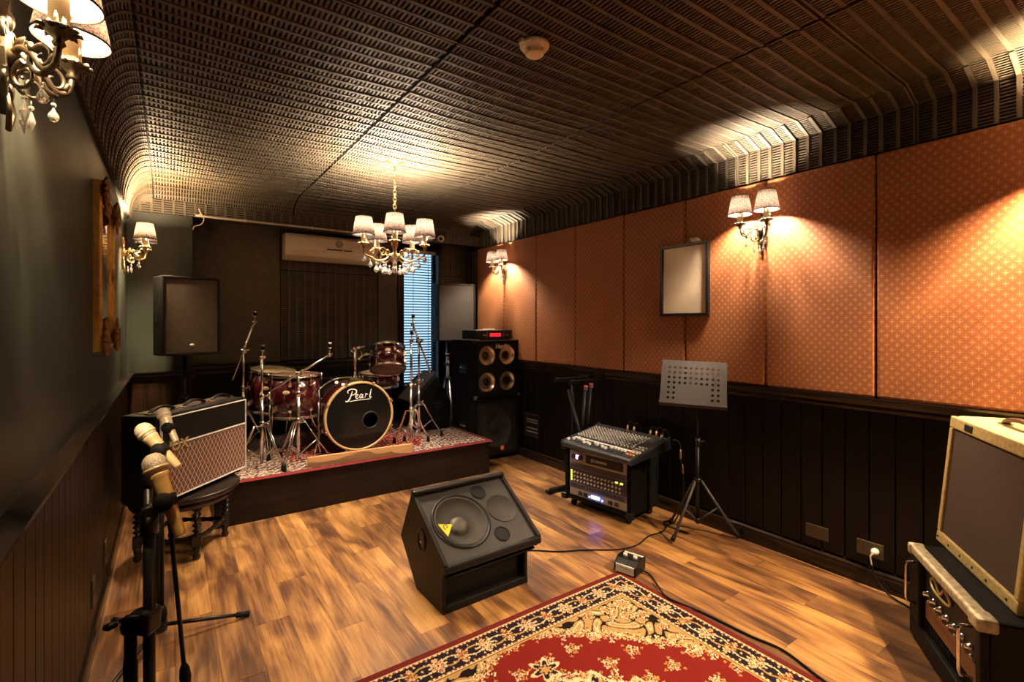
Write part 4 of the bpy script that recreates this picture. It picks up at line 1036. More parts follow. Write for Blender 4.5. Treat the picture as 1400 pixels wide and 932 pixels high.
def plate(mb, x0,x1,y0,y1,cx,cy,r,Mx=None,n=32):
    vo, vi = [], []
    an = sorted(set([2*math.pi*k/n for k in range(n)]+[math.atan2(q-cy,p-cx)%(2*math.pi) for p in (x0,x1) for q in (y0,y1)]))
    for a in an:
        c, s = math.cos(a), math.sin(a)
        t = min([(x1-cx)/c if c > 1e-9 else 9, (x0-cx)/c if c < -1e-9 else 9, (y1-cy)/s if s > 1e-9 else 9, (y0-cy)/s if s < -1e-9 else 9])
        vo.append((cx+c*t,cy+s*t,0)); vi.append((cx+c*r,cy+s*r,0))
    n = len(an); mb.add(vo+vi,[(k,(k+1)%n,n+(k+1)%n,n+k) for k in range(n)],Mx); return mb
def pole_stand(name,label,loc,top,hub,R_,m,rot=.4,r=.017,foot=True):
    s = thing(name,label,'stand',loc)
    mb = MB(); mb.cyl((0,0,.12),(0,0,top),r,n=14); mb.build('pole', m, s)
    mb = MB(); mb.lathe([(r,hub-.03),(r+.016,hub-.02),(r+.016,hub+.03),(r,hub+.04)],14); mb.tube([(r,0,hub),(r+.035,.005,hub)],[.007,.010],6); mb.build('collar', M['plastic'], s)
    for k in range(3):
        a = rot+k*2.094; c, sn = math.cos(a),math.sin(a)
        l = MB().tube([((r+.01)*c,(r+.01)*sn,hub),(R_*c,R_*sn,.02)],.010,8).build('leg', m, s); MB().tube([(R_*.92*c,R_*.92*sn,.035+.02*0),(R_*1.02*c,R_*1.02*sn,.014)],.0135,8).build('rubber_foot', M['rubber'], l)
        MB().tube([(.02*c,.02*sn,.14),(R_*.5*c,R_*.5*sn,(hub+.02)/2)],.006,6).build('brace', m, s)
    return s
def pa_box(label, loc, rz, w, h, d, grille, logo=True, corner=.55):
    s = thing('loudspeaker',label,'speaker',loc,rz)
    # front at y=0, back at y=d, tapering to the rear
    MB().prism([(-w/2,0),(w/2,0),(w/2,d*corner),(w*.28,d),(-w*.28,d),(-w/2,d*corner)],'z',0,h).build('cabinet', M['tolex'], s, .008)
    for x0,x1,z0,z1 in ((-w/2,w/2,0,.018),(-w/2,w/2,h-.018,h),(-w/2,-w/2+.016,.018,h-.018),(w/2-.016,w/2,.018,h-.018)):
        MB().bx(x0,x1,-.018,.0,z0,z1).build('front_lip', M['tolex'], s, .004)
    MB().bx(-w/2+.016,w/2-.016,-.011,.002,.018,h-.018).build('grille', grille, s, .003)
    if logo:
        MB().lathe([(.016,0),(.016,.003),(0,.004)],18,aim((.0,-.011,.075),(0,-1,0)) @ Matrix.Diagonal((1,.7,1,1))).build('oval_badge', M['offwhite'], s)
    MB().bx(-w/2-.004,-w/2+.004,.05,.12,h*.42,h*.58).build('side_handle', M['plastic'], s, .002)
    return s
g1 = simple('pale_grille',(.075,.056,.037),.75,var=.15,scale=50,bump=.8,bscale=600)
pa_box('dark loudspeaker with round badge on a stand in the left back corner', (.137,4.385,1.108), R(18), .385,.585,.30,g1)
pole_stand('speaker_stand','black pole stand under the loudspeaker in the left back corner',(.095,4.53,0),1.107,.75,.20,M['plastic'],1.2)
pa_box('dark loudspeaker beside the window, behind the stacked bass cabinets', (2.56,4.69,1.158), R(-2), .44,.62,.33,M['gfine'],False)
sp_ = pole_stand('speaker_stand','silver pole stand under the loudspeaker beside the window',(2.525,4.83,0),1.157,.72,.16,M['steel'],.5)
for z in (1.00,.90): MB().cyl((0,0,z-.02),(0,0,z+.02),.026,n=12).tube([(-.02,0,z),(-.05,-.01,z-.012)],[.008,.012],6).build('clamp', M['chrome'], sp_)

# wedge on the platform
s = thing('stage_monitor','black wedge monitor on the platform behind the right chrome stands','speaker',(1.95,4.40,SZ),0)
MB().prism([(.03,0),(.37,0),(.385,.27),(.235,.53),(0,.31)],'y',0,.44).build('cabinet', M['carpet'], s, .006)
u_ = Vector((.235,0,.22)); nn = Vector((-.22,0,.235)).normalized()
MB().box((0,0,0),(.29,.40,.016),aim(Vector((.117,.22,.42))+nn*.004,nn,(0,1,0)) @ RZ(90)).build('grille', M['gfine'], s, .004)
MB().lathe([(.045,0),(.045,.004),(.036,.005),(.034,-.002),(0,-.002)],24,aim((.235,-.001,.25),(0,-1,0))).build('side_handle', M['plastic'], s)
MB().bx(.19,.28,-.006,.0,.243,.257).build('handle_bar', M['rubber'], s, .002)

# bass stack
def cab(label, z0, z1, kind):
    s = thing('bass_cabinet',label,'speaker cabinet',(2.668,4.06,z0)); w = .535; h = z1-z0
    MB().bx(-w/2,w/2,.10,.44,0,h).bx(-w/2,w/2,.012,.10,0,.026).bx(-w/2,w/2,.012,.10,h-.026,h).bx(-w/2,-w/2+.026,.012,.10,.026,h-.026).bx(w/2-.026,w/2,.012,.10,.026,h-.026).build('cabinet', M['carpet'], s, .008)
    t = .028
    for x0,x1,a,b in ((-w/2,w/2,0,t),(-w/2,w/2,h-t,h),(-w/2,-w/2+t,t,h-t),(w/2-t,w/2,t,h-t)): MB().bx(x0,x1,-.022,.014,a,b).build('front_edge', M['carpet'], s, .008)
    if kind == 4:
        for x in (-.118,.118):
            for z in (.155,.415): driver(s,(x,-.004,z),(0,-1,0),.098,M['alu'],M['dust'],'speaker_cone',.42)
        mb = MB(); Fb = Matrix.Translation((0,.002,0)) @ RX(90)
        for xa,xb in ((-w/2+t,0),(0,w/2-t)):
            for za,zb_ in ((t,h/2),(h/2,h-t)): plate(mb,xa,xb,za,zb_,-.118 if xa < 0 else .118,.155 if za < .1 else .415,.099,Fb)
        mb.build('baffle', M['dust'], s)
        sheet('grille',(-w/2+t,-.016,t),(w-2*t,0,0),(0,0,h-2*t),grille_mat('open_grille',(.02,.019,.018),.016,.47,.4,.5),s)
        text('lettering','Hartke',.058,M['print'],s,T(.055,-.0235,.503) @ RX(90),.0015,.08,.0028)
        for sx in (-1,1):
            for z in (.012,h-.012):
                mb = MB(); mb.box((sx*(w/2-.012),-.014,z),(.034,.030,.034)); mb.build('corner_cap', M['plastic'] if z > .3 else M['steel'], s, .006)
    else:
        driver(s,(0,-.004,.27),(0,-1,0),.19,M['cone'],M['dust'],'speaker_cone',.34)
        plate(MB(),-w/2+t,w/2-t,t,h-t,0,.27,.192,Matrix.Translation((0,.002,0)) @ RX(90),48).build('baffle', M['dust'], s)
        sheet('grille',(-w/2+t,-.014,t),(w-2*t,0,0),(0,0,h-2*t),M['gsteel'],s)
        mb = MB(); mb.prism([(-.021,.018),(-.021,-.013),(0,-.028),(.021,-.013),(.021,.018),(0,.026)],'y',-.019,-.014,T(.055,0,.075)); mb.build('orange_badge', M['orange'], s)
        MB().bx(.048,.062,-.0205,-.0188,.068,.082).build('badge_mark', M['print'], s)
    mb = MB(); mb.bx(-w/2-.003,-w/2+.004,.13,.27,h*.42,h*.58); mb.build('side_handle', M['plastic'], s, .003)
    MB().tube([(-w/2-.006,.15,h*.52),(-w/2-.014,.20,h*.52),(-w/2-.006,.25,h*.52)],.008,8).build('handle_grip', M['steel'], s)
    return s
s = cab('black bass cabinet with one large cone and orange badge, at the bottom of the stack', .03,.605,1)
for x in (-.21,.21):
    for y in (.05,.39): MB().cyl((x,y,-.03),(x,y,0),.020,.016,n=12).build('rubber_foot', M['rubber'], s)
cab('black bass cabinet with four silver cones standing on the larger-coned one', .613,1.178,4)
a = thing('bass_amplifier','slim black rack amplifier with red glowing display on top of the bass cabinets','amplifier',(2.663,4.10,1.179))
MB().bx(-.215,.215,0,.27,.008,.098).build('casing', M['plastic'], a, .003)
MB().bx(-.215,.215,-.006,0,.010,.096).build('front_panel', M['dust'], a, .001)
MB().bx(-.055,.075,-.008,-.005,.034,.070).build('display', M['redled'], a)
for x in (-.13,-.115,-.10,.11,.135,.16): MB().cyl((x,-.006,.05),(x,-.014,.05),.006,n=10).build('knob', M['knob'], a)
MB().bx(-.088,-.084,-.009,-.006,.02,.085).bx(.103,.106,-.009,-.006,.02,.085).build('divider', M['knob'], a)
for x in (-.19,.19):
    for y in (.03,.24): MB().cyl((x,y,0),(x,y,.009),.012,n=10).build('rubber_foot', M['rubber'], a)
p = thing('folded_paper','white folded paper lying on top of the bass amplifier','paper',(2.66,4.19,1.278),R(5)); MB().prism([(-.12,-.07),(.12,-.06),(.11,.08),(-.12,.07)],'z',0,.004).bx(-.05,.04,-.04,.04,.004,.016).build('sheet', M['offwhite'], p)
p = thing('flat_pad','pale flat pad lying on the left top edge of the bass stack','pad',(2.445,4.20,1.179),R(10)); MB().prism([(-.03,-.10),(.035,-.10),(.03,.10),(-.03,.09)],'z',0,.007).build('pad', M['offwhite'], p)

# combo amplifier on the stool, diamond grille cloth
th = math.atan2(.742,.67); A_ = Vector((-.044,3.139,0))
vx = thing('guitar_amplifier','black combo amplifier with diamond-pattern brown grille standing on the round stool','amplifier',(A_.x,A_.y,.376),th)
W_, H_, D_ = .702,.482,.225
MB().bx(0,W_,.016,D_,.014,H_).build('cabinet', M['tolex'], vx, .010, 3)
MB().bx(.020,W_-.020,.004,.018,H_-.165,H_-.016).build('upper_panel', M['tolex'], vx, .003)
gm, gn, gp = newmat('diamond_grille_cloth'); 
sx_ = N(gn,'ShaderNodeSeparateXYZ'); gn.links.new(coords(gn),sx_.inputs[0])
def dl(sg):
    q = mth(gn,'ADD', mth(gn,'MULTIPLY',sx_.outputs[0],sg/.031), mth(gn,'DIVIDE',sx_.outputs[2],.052)); return mth(gn,'ABSOLUTE', mth(gn,'SUBTRACT', mth(gn,'FRACT', mth(gn,'ADD',q,50)), .5))
ln = mth(gn,'LESS_THAN', mth(gn,'MINIMUM', dl(1), dl(-1)), .045)
xm = N(gn,'ShaderNodeMix'); xm.data_type='RGBA'; gn.links.new(ln,xm.inputs[0])
nz = N(gn,'ShaderNodeTexNoise'); nz.inputs['Scale'].default_value = 350; gn.links.new(coords(gn),nz.inputs['Vector'])
gn.links.new(ramp(gn,nz.outputs[0],[(.35,(.070,.022,.014)),(.65,(.16,.062,.040))]),xm.inputs[6]); xm.inputs[7].default_value = (.55,.42,.28,1); gn.links.new(xm.outputs[2],gp.inputs['Base Color']); gp.inputs['Roughness'].default_value=.85
MB().bx(.022,W_-.022,.006,.018,.030,H_-.172).build('grille_cloth', gm, vx)
for x0,x1,z0,z1 in ((.016,W_-.016,.024,.030),(.016,W_-.016,H_-.172,H_-.165),(.016,.022,.024,H_-.014),(W_-.022,W_-.016,.024,H_-.014),(.016,W_-.016,H_-.018,H_-.013)):
    MB().bx(x0,x1,-.001,.010,z0,z1).build('white_piping', M['offwhite'], vx)
text('lettering','VOX',.075,M['goldprint'],vx,T(.115,.000,H_-.178) @ RX(90),.003,0,.002)
MB().bx(.06,W_-.06,.06,D_-.03,H_-.001,H_+.002).build('control_panel', M['maroon'], vx)
for x in (.13,.36,.58):
    mb = MB(); mb.tube(smooth_path([(x-.085,.10,H_+.004),(x-.06,.10,H_+.020),(x,.10,H_+.032),(x+.06,.10,H_+.020),(x+.085,.10,H_+.004)],5),.0075,8,flat=1.6); mb.build('carry_handle', M['plastic'], vx)
    for s_ in (-1,1): MB().box((x+s_*.085,.10,H_+.004),(.03,.030,.010)).build('handle_cap', M['brass'], vx, .003)
for x in (.05,W_-.05):
    for y in (.04,D_-.03): MB().cyl((x,y,0),(x,y,.015),.018,n=12).build('rubber_foot', M['rubber'], vx)

tb = thing('stool','round dark wooden stool with twisted legs carrying the diamond-grille amplifier','stool',(.07,3.53,0))
mb = MB(); mb.lathe([(0,.335),(.275,.335),(.290,.343),(.298,.355),(.296,.368),(.288,.374),(0,.374)],48); mb.build('seat', M['tablewood'], tb)
MB().ring([(.262,.299),(.268,.335),(.245,.335),(.245,.299)],40).build('apron', M['tablewood'], tb)
legs = []
for k,a in enumerate((-75,12,105,195)):
    x, y = .225*math.cos(R(a)), .225*math.sin(R(a)); legs.append((x,y))
    mb = MB()
    mb.box((x,y,.315),(.050,.050,.055),None)
    nz_ = 30; n = 12; vs = []
    for i in range(nz_+1):
        t = i/nz_; z = .135+t*.155; tw = t*2.6*2*math.pi
        for j in range(n):
            an = 2*math.pi*j/n; r_ = .0165+.0075*math.cos(2*(an-tw)) if 0 < i < nz_ else .014
            vs.append((x+r_*math.cos(an),y+r_*math.sin(an),z))
    mb.add(vs,[(i*n+j,i*n+(j+1)%n,(i+1)*n+(j+1)%n,(i+1)*n+j) for i in range(nz_) for j in range(n)],None,True)
    mb.box((x,y,.108),(.044,.044,.058)); mb.lathe([(.012,0),(.019,.006),(.021,.022),(.013,.036),(.018,.050),(.020,.082)],14,T(x,y,0)); mb.lathe([(.022,.128),(.016,.136),(.020,.142)],12,T(x,y,0)); mb.lathe([(.018,.284),(.022,.292)],12,T(x,y,0))
    mb.build('leg', M['tablewood'], tb)
for i in range(4):
    p0, p1 = Vector((*legs[i],.108)), Vector((*legs[(i+1)%4],.108)); mb = MB(); pts = [p0.lerp(p1,t/18) for t in range(19)]
    mb.tube(pts,[.010+.006*abs(math.sin(t*1.05)) for t in range(19)],8); mb.build('stretcher', M['tablewood'], tb)

# tweed amplifier on the black amplifier
th2 = math.atan2(-.542,-.84)+math.pi            # local -x runs along the front to the right of the picture
def amp_frame(loc): return loc
ba = thing('guitar_amplifier','black worn guitar amplifier with chrome handles on the floor under the tweed one','amplifier',(2.632,.742,0),th2)
# local: x from 0 (far end) to -W (towards the camera), front at y=+, depth to -y
W2,H2,D2 = .60,.395,.30
mb = MB(); mb.bx(-W2,0,-D2,-.025,.012,H2-.0); mb.build('cabinet', M['tolex'], ba, .010)
MB().bx(-W2,0,-.025,.0,.012,.085).build('lower_front', M['tolex'], ba, .006); MB().bx(-.10,0,-.025,0,.085,H2-.035).build('side_front', M['tolex'], ba, .006); MB().bx(-W2,-W2+.035,-.025,0,.085,H2-.035).build('side_front', M['tolex'], ba, .006)
MB().bx(-W2,0,-.045,.004,H2-.035,H2+.002).build('front_binding', M['cream'], ba, .010, 3)
for x in (0,-W2): MB().box((x-.018 if x == 0 else x+.03,-.020,H2-.018),(.034 if x == 0 else .070,.058,.046)).build('corner_cap', M['cream'], ba, .010)
MB().bx(-W2+.037,-.102,-.040,-.024,.20,H2-.04).build('control_face', M['dust'], ba)
MB().bx(-W2+.045,-.11,-.026,-.020,.135,.205).build('brown_face', wood('amp_face',[(.3,(.13,.05,.018)),(.7,(.24,.11,.045))],'x',.5), ba)
for k in range(7):
    x = -.14-k*.058
    kn = MB().lathe([(.013,0),(.013,.008),(.009,.012),(.008,.022),(0,.023)],14,aim((x,-.024,.245),(0,1,0))).build('knob', M['chrome'], ba)
    MB().cyl((x,-.024,.215),(x,-.016,.215),.005,n=8).build('jack', M['steel'], ba)
mb = MB(); mb.tube(smooth_path([(-.16,-.022,.31),(-.20,-.018,.335),(-.25,-.018,.30),(-.29,-.018,.335),(-.34,-.018,.31),(-.30,-.018,.290),(-.20,-.018,.290)],5,True),.005,6,True); mb.build('script_plate', M['goldprint'], ba)
for x in (-.075,-W2+.055): 
    MB().tube([(x,-.004,.17),(x,.030,.175),(x,.034,.19),(x,.034,.325),(x,.030,.34),(x,-.004,.345)],.0055,8).build('chrome_handle', M['chrome'], ba)
for k in range(26): MB().bx(-.11-k*.0165,-.104-k*.0165,-.026,-.018,.092,.128).build('vent_slat', M['plastic'], ba)
for x in (-.05,-W2+.05):
    for y in (-.04,-D2+.04): MB().cyl((x,y,0),(x,y,.013),.018,n=12).build('rubber_foot', M['rubber'], ba)
ta = thing('guitar_amplifier','yellow tweed combo amplifier with brown grille and leather handle on the black amplifier','amplifier',(2.762,.682,.397),th2)
W3,H3,D3 = .612,.55,.215
tw = M['tweed']
LN = Matrix.Rotation(R(5.5),4,'X')
MB().prism([(-.012,0),(-D3-.03,0),(-D3-.03,H3),(-.012-.053,H3)],'x',-W3,0).build('cabinet', tw, ta, .016, 3)
for x0,x1,z0,z1 in ((-W3,0,0,.045),(-W3,0,H3-.05,H3),(-.030,0,.045,H3-.05),(-W3,-W3+.030,.045,H3-.05)): MB().bx(x0,x1,-.018,.004,z0,z1,LN).build('front_frame', tw, ta, .006)
MB().bx(-W3+.028,-.028,-.014,-.006,.043,H3-.048,LN).build('grille_cloth', simple('oxblood_grille_cloth',(.070,.038,.023),.85,var=.35,scale=180,bump=.6,bscale=500,stretch=(1,1,2.2)), ta)
MB().bx(-.20,-.135,.003,.007,H3-.040,H3-.012,LN).build('name_plate', M['dprint'], ta, .004)
for x in (-.02,-.12,-.22,-.32,-.42,-.55): MB().cyl((x,.003,.022),(x,.0065,.022),.005,n=8,M=LN).build('screw', M['dprint'], ta)
MB().tube(smooth_path([(-.19,-.15,H3),(-.215,-.15,H3+.022),(-.31,-.15,H3+.034),(-.405,-.15,H3+.022),(-.43,-.15,H3)],6),.009,8,flat=1.7).build('carry_handle', M['leather'], ta)
for x in (-.19,-.43): MB().box((x,-.15,H3+.003),(.036,.036,.008)).build('handle_plate', M['chrome'], ta, .003)

# centre floor monitor
m_ = thing('stage_monitor','large black wedge monitor with yellow triangle badge in the middle of the wooden floor','speaker',(1.03,2.0,0),R(1))
W4 = .57
prof = [(.0,.235),(.36,.475),(.50,.205),(.295,.0),(.02,.0),(.02,.15),(.0,.195)]
MB().prism([(.02,.16),(.05,.175),(.375,.395),(.355,.455),(.375,.455),(.50,.205),(.30,.012),(.25,.16)],'x',.018,W4-.018).build('cabinet', M['tolex'], m_, .006)
for x0,x1 in ((0,.020),(W4-.020,W4)):
    MB().prism([(.0,.235),(.36,.475),(.50,.205),(.295,.14),(.03,.17),(0,.200)] if x0 else [(.0,.235),(.36,.475),(.50,.205),(.30,.0),(.02,.0),(.02,.17),(0,.200)],'x',x0,x1).build('side_panel', M['tolex'], m_, .004)
mb = MB(); mb.bx(.018,W4-.075,.06,.30,.0,.16); mb.build('base_box', M['tolex'], m_, .004)
MB().bx(.02,W4-.075,.018,.07,0,.035).build('base_lip', M['tolex'], m_, .004); MB().bx(W4-.095,W4-.075,.02,.30,0,.165).build('base_side', M['tolex'], m_, .004)
MB().bx(.0,W4,-.006,.03,.192,.228).build('lower_bumper', M['plastic'], m_, .008); MB().bx(.0,W4,.335,.375,.455,.482).build('upper_bumper', M['plastic'], m_, .010)
uu = Vector((W4-.04,0,0)); vv = Vector((0,.335,.2265)); nn = uu.cross(vv).normalized(); p0 = Vector((.02,.012,.236))
def on(fx,fy,k=0): return p0+uu*fx+vv*fy+nn*k
Bm = Matrix.Translation(on(0,0,-.014)) @ Matrix((uu.normalized(),vv.normalized(),nn)).transposed().to_4x4(); mb = MB(); plate(mb,0,uu.length*.62,0,vv.length,uu.length*.33,vv.length*.5,.151,Bm,48); plate(mb,uu.length*.62,uu.length,0,vv.length,uu.length*.81,vv.length*.52,.083,Bm,32); mb.build('baffle', simple('monitor_baffle',(.018,.015,.013),.6), m_)
driver(m_,on(.33,.50,-.012),nn,.150,M['cone'],simple('woofer_cap',(.06,.05,.045),.5),'woofer',.36)
h_ = MB(); 
h_.lathe([(.085,0),(.055,-.020),(.02,-.022),(.0,-.022)],24,aim(on(.81,.52,-.010),nn,(0,1,0)) @ Matrix.Diagonal((1.0,1.0,1,1)),True,False); h_.build('horn', M['cone'], m_)
for fx,fy in ((.655,.84),(.665,.17)): MB().ring([(.040,-.01),(.043,.004),(.036,.006),(.034,-.02)],24,aim(on(fx,fy,-.012),nn)).lathe([(.036,-.001),(0,-.001)],24,aim(on(fx,fy,-.010),nn),False,False).build('port', M['rubber'], m_)  # black disc closes each port, its colour standing for the shade inside
sheet('grille',on(0,0,.004),uu,vv,grille_mat('monitor_grille',(.038,.032,.027),.008,.40,.45,.4),m_,8,6,.004)
tri = [(-.034,.030),(.036,.010),(-.012,-.046)]
Mt = aim(on(.145,.42,.010),nn,(0,0,1)); e1 = uu.normalized(); e2 = vv.normalized()
Mt = Matrix.Translation(on(.13,.42,.0085)) @ Matrix((e1,e2,nn)).transposed().to_4x4()
MB().prism(tri,'z',0,.003,Mt).build('triangle_badge', M['yellow'], m_)
MB().tube([Mt @ Vector(q) for q in smooth_path([(-.010,-.010,.0035),(-.014,.010,.0035),(.002,.016,.0035),(.008,.004,.0035),(-.002,.0,.0035)],4)],.0022,6).build('badge_mark', M['dprint'], m_)
MB().lathe([(.050,0),(.050,.004),(.042,.006),(.038,-.004),(0,-.004)],28,aim((-.001,.24,.27),(-1,0,0)) @ Matrix.Diagonal((.85,1.15,1,1))).build('side_socket', M['plastic'], m_)
MB().cyl((.0,.24,.262),(-.008,.24,.262),.006,n=10).build('socket_pin', M['steel'], m_)
MB().bx(-.001,.0,.0,.0,.0,.0) if False else None

# rack with mixer
rk = thing('rack_case','black rolling rack case with lit rack units under the mixing desk','rack',(2.372,2.172,0),R(90+8.2))
# local x from 0 (front right, camera side) to .565 (front left), y from 0 (front, faces -y) to depth
W5,H5,D5 = .56,.452,.36
rk.rotation_euler = (0,0,R(-90+8.2)); rk.location = (2.405,2.735,0)
zb = .06
MB().bx(0,W5,.0,D5,zb,zb+.028).bx(0,W5,0,D5,H5-.028,H5).bx(0,.028,0,D5,zb+.028,H5-.028).bx(W5-.028,W5,0,D5,zb+.028,H5-.028).bx(.028,W5-.028,D5-.012,D5,zb+.028,H5-.028).build('case_shell', M['carpet'], rk, .006)
for x in (.03,W5-.03):
    for z in (zb+.014,H5-.014): MB().box((x-.03 if x < .1 else x+.03,.0,z),(.050,.040,.045)).build('corner_cap', M['plastic'], rk, .008)
for x in (.045,W5-.045):
    for y in (.05,D5-.05):
        c_ = MB().bx(x-.028,x+.028,y-.028,y+.028,zb-.008,zb).cyl((x,y,zb-.03),(x,y,zb-.008),.010,n=10).build('caster', M['steel'], rk); MB().cyl((x-.011,y,.024),(x+.011,y,.024),.024,n=18).build('wheel', M['rubber'], c_)
MB().bx(.028,.046,.020,.04,zb+.028,H5-.028).bx(W5-.046,W5-.028,.02,.04,zb+.028,H5-.028).build('rack_rail', M['steel'], rk)
x0,x1 = .034,W5-.034
def unit(z0,z1,mat,name='rack_unit',y=.012): return MB().bx(x0,x1,y,.20,z0,z1).build(name, mat, rk, .002)
u1 = unit(.330,.418,M['rackgrey'])
MB().bx(x0+.15,x1-.03,.006,.013,.345,.405).build('dark_face', M['dust'], u1, .004)
MB().bx(x0+.02,x0+.12,.006,.013,.342,.408).build('meter_face', M['rackgrey'], u1, .006)
MB().cyl((x0+.045,.008,.375),(x0+.045,-.006,.375),.017,n=18).build('knob', M['dust'], u1); MB().cyl((x0+.105,.008,.375),(x0+.105,-.006,.375),.017,n=18).build('knob', M['dust'], u1)
MB().bx(x0+.064,x0+.088,.003,.007,.362,.388).build('lit_switch', M['violetled'], u1)
text('lettering','CROWN',.026,M['print'],u1,T(.315,.005,.375) @ RX(90),.0008)
mb = MB(); mb.ring([(.012,0),(.012,.002),(.009,.002),(.009,0)],18,aim((.245,.006,.375),(0,-1,0))); mb.build('round_mark', M['print'], u1)
u2 = unit(.286,.326,M['violet'])
for k in range(34): MB().bx(x0+.012+k*.0137,x0+.018+k*.0137,.009,.0125,.292,.320).build('vent_slot', M['dust'], u2)
u3 = unit(.190,.282,M['maroon'])
for r_ in range(3):
    for k in range(14): MB().cyl((x0+.05+k*.030,.013,.205+r_*.028),(x0+.05+k*.030,.002,.205+r_*.028),.0075,.006,n=8).build('knob', M['knob'], u3)
for r_ in range(5): MB().bx(x0+.012,x0+.024,.009,.0125,.198+r_*.016,.206+r_*.016).build('level_lamp', M['greenled'], u3)
for k in range(2): MB().bx(x1-.09+k*.04,x1-.072+k*.04,.007,.0125,.262,.272).build('level_lamp', M['greenled'], u3)
u4 = unit(.148,.186,M['violet'])
for k in range(34): MB().bx(x0+.012+k*.0137,x0+.018+k*.0137,.009,.0125,.153,.181).build('vent_slot', M['dust'], u4)
u5 = unit(.090,.144,M['rackgrey'])
MB().bx(x0+.20,x0+.27,.005,.0125,.108,.128).build('display', M['blueled'], u5); MB().bx(x0+.18,x0+.185,.005,.0125,.108,.116).bx(x0+.29,x0+.296,.005,.0125,.106,.116).build('blue_lamp', M['blueled'], u5)
for x in (x0+.10,x0+.145,x0+.36,x0+.41): MB().bx(x-.016,x+.016,.006,.0125,.104,.130).build('button', M['dust'], u5, .002)

mx = thing('mixing_desk','dark mixing desk with white faders and gold plugs lying on the rack case','mixer',(2.318,2.675,.462),R(-90+2))
mx.rotation_euler = (R(6),0,R(-90+2))
W6,D6 = .635,.40
MB().prism([(0,.0),(D6,.0),(D6,.075),(.34,.062),(.012,.038),(0,.028)],'x',0,W6).build('body', M['mixer'], mx, .006)
for x in (0,W6-.012): MB().prism([(-.004,.0),(D6+.004,.0),(D6+.004,.084),(.34,.070),(.0,.044),(-.006,.03)],'x',x,x+.012).build('side_cheek', M['mixer'], mx, .004)
sl_ = (.062-.038)/(.328)
def mz(y): return .038+sl_*(y-.012)
for k in range(18):
    x = .03+k*.0285
    MB().bx(x-.002,x+.002,.030,.105,mz(.068)-.002,mz(.068)+.003).build('fader_slot', M['dust'], mx)
    yy = .045+.05*random.random(); MB().box((x,yy,mz(yy)+.007),(.012,.022,.014)).build('fader_cap', M['fader'], mx)
kn = None
for r_ in range(9):
    for k in range(18):
        x = .03+k*.0285; y = .150+r_*.0235
        if kn is None: kn = MB().lathe([(.0075,0),(.0065,.012),(.002,.0125),(0,.0125)],8).build('knob', M['knob'], mx); o = kn
        else: o = bpy.data.objects.new('knob', kn.data); C.objects.link(o); o.parent = mx
        o.location = (x,y,mz(y)-.001)
for r_ in range(5):
    for k in range(3):
        x = .55+k*.025; y = .06+r_*.032
        MB().box((x,y,mz(y)+.003),(.014,.012,.008)).build('button', (M['orange'] if (r_,k) in ((0,1),(1,0)) else M['yellow'] if (r_,k)==(0,2) else M['knob']), mx)
MB().bx(.028,W6-.02,.108,.122,mz(.115)-.004,mz(.115)+.0015).build('scribble_strip', M['offwhite'], mx)
for x,y in ((.50,.365),(.545,.37),(.60,.36),(.615,.33),(.30,.37),(.36,.365)):
    pl = MB().cyl((x,y,.06),(x,y+.01,.108),.0075,n=10).cyl((x,y+.01,.108),(x,y+.012,.116),.0055,n=8).build('jack_plug', M['brass'], mx)
    MB().tube(smooth_path([(x,y+.012,.116),(x+.005,y+.03,.135),(x+.01,y+.06,.11),(x+.012,y+.072,.03)],5),.0035,6).build('lead', M['rubber'], pl)
ac_ = thing('audio_cable','black audio cable with two gold plugs hanging beside the rack case','cable',(2.80,2.03,0))
MB().tube(smooth_path([(-.02,.04,.56),(.0,.01,.55),(.012,.0,.50),(.010,.0,.44),(.02,-.01,.36),(.035,-.005,.25),(.02,.0,.12),(-.02,.02,.02),(-.06,.03,.006),(-.10,.045,.006),(-.06,.075,.006),(.0,.06,.006)],6),.005,6).build('cord', M['rubber'], ac_)
for q0,q1 in (((.012,.0,.50),(.008,-.002,.435)),((.018,-.008,.40),(.026,-.008,.335))):
    MB().tube([q0,Vector(q0).lerp(Vector(q1),.3),Vector(q0).lerp(Vector(q1),.35),q1],[.006,.006,.0085,.0085],8).build('gold_plug', M['brass'], ac_)

# music stand
ms = thing('music_stand','black perforated music stand beside the mixing desk against the dark wainscot','music stand',(2.72,1.84,0))
MB().cyl((0,0,.09),(0,0,.60),.0125,n=12).cyl((0,0,.58),(0,0,.97),.0085,n=10).build('pole', M['plastic'], ms)
MB().cyl((0,0,.575),(0,0,.625),.020,n=14).tube([(.015,0,.60),(.045,-.012,.60)],[.006,.011],6).build('pole_collar', M['plastic'], ms)
MB().cyl((0,0,.345),(0,0,.375),.024,n=14).build('leg_hub', M['plastic'], ms); MB().cyl((0,0,.10),(0,0,.125),.020,n=14).build('brace_hub', M['plastic'], ms)
for fx,fy in ((-.194,.04),(.185,-.16),(.02,.22)):
    L = Vector((fx,fy,0)); l = MB().bx(-.009,.009,-.0025,.0025,0,1,Matrix.Identity(4)) if False else MB().tube([(L.x*.08,L.y*.08,.36),(L.x,L.y,.016)],[.009,.009],6)
    o = l.build('leg', M['desk'], ms); MB().tube([(L.x*.93,L.y*.93,.040),(L.x*1.03,L.y*1.03,.014)],.0135,8).build('rubber_foot', M['rubber'], o)
    MB().tube([(L.x*.06,L.y*.06,.115),(L.x*.5,L.y*.5,.19)],.005,6).build('brace', M['desk'], ms)
dx = Vector((.565,-.825,0)).normalized(); nb = Vector((-.825,-.565,0)).normalized(); til = R(32)
up_ = (Vector((0,0,1))*math.cos(til) - nb*math.sin(til)); dn_ = dx.cross(up_).normalized()
Md = Matrix.Translation(Vector((-.128,-.05,.838))) @ Matrix((dx,up_,dn_)).transposed().to_4x4() @ RZ(-2)
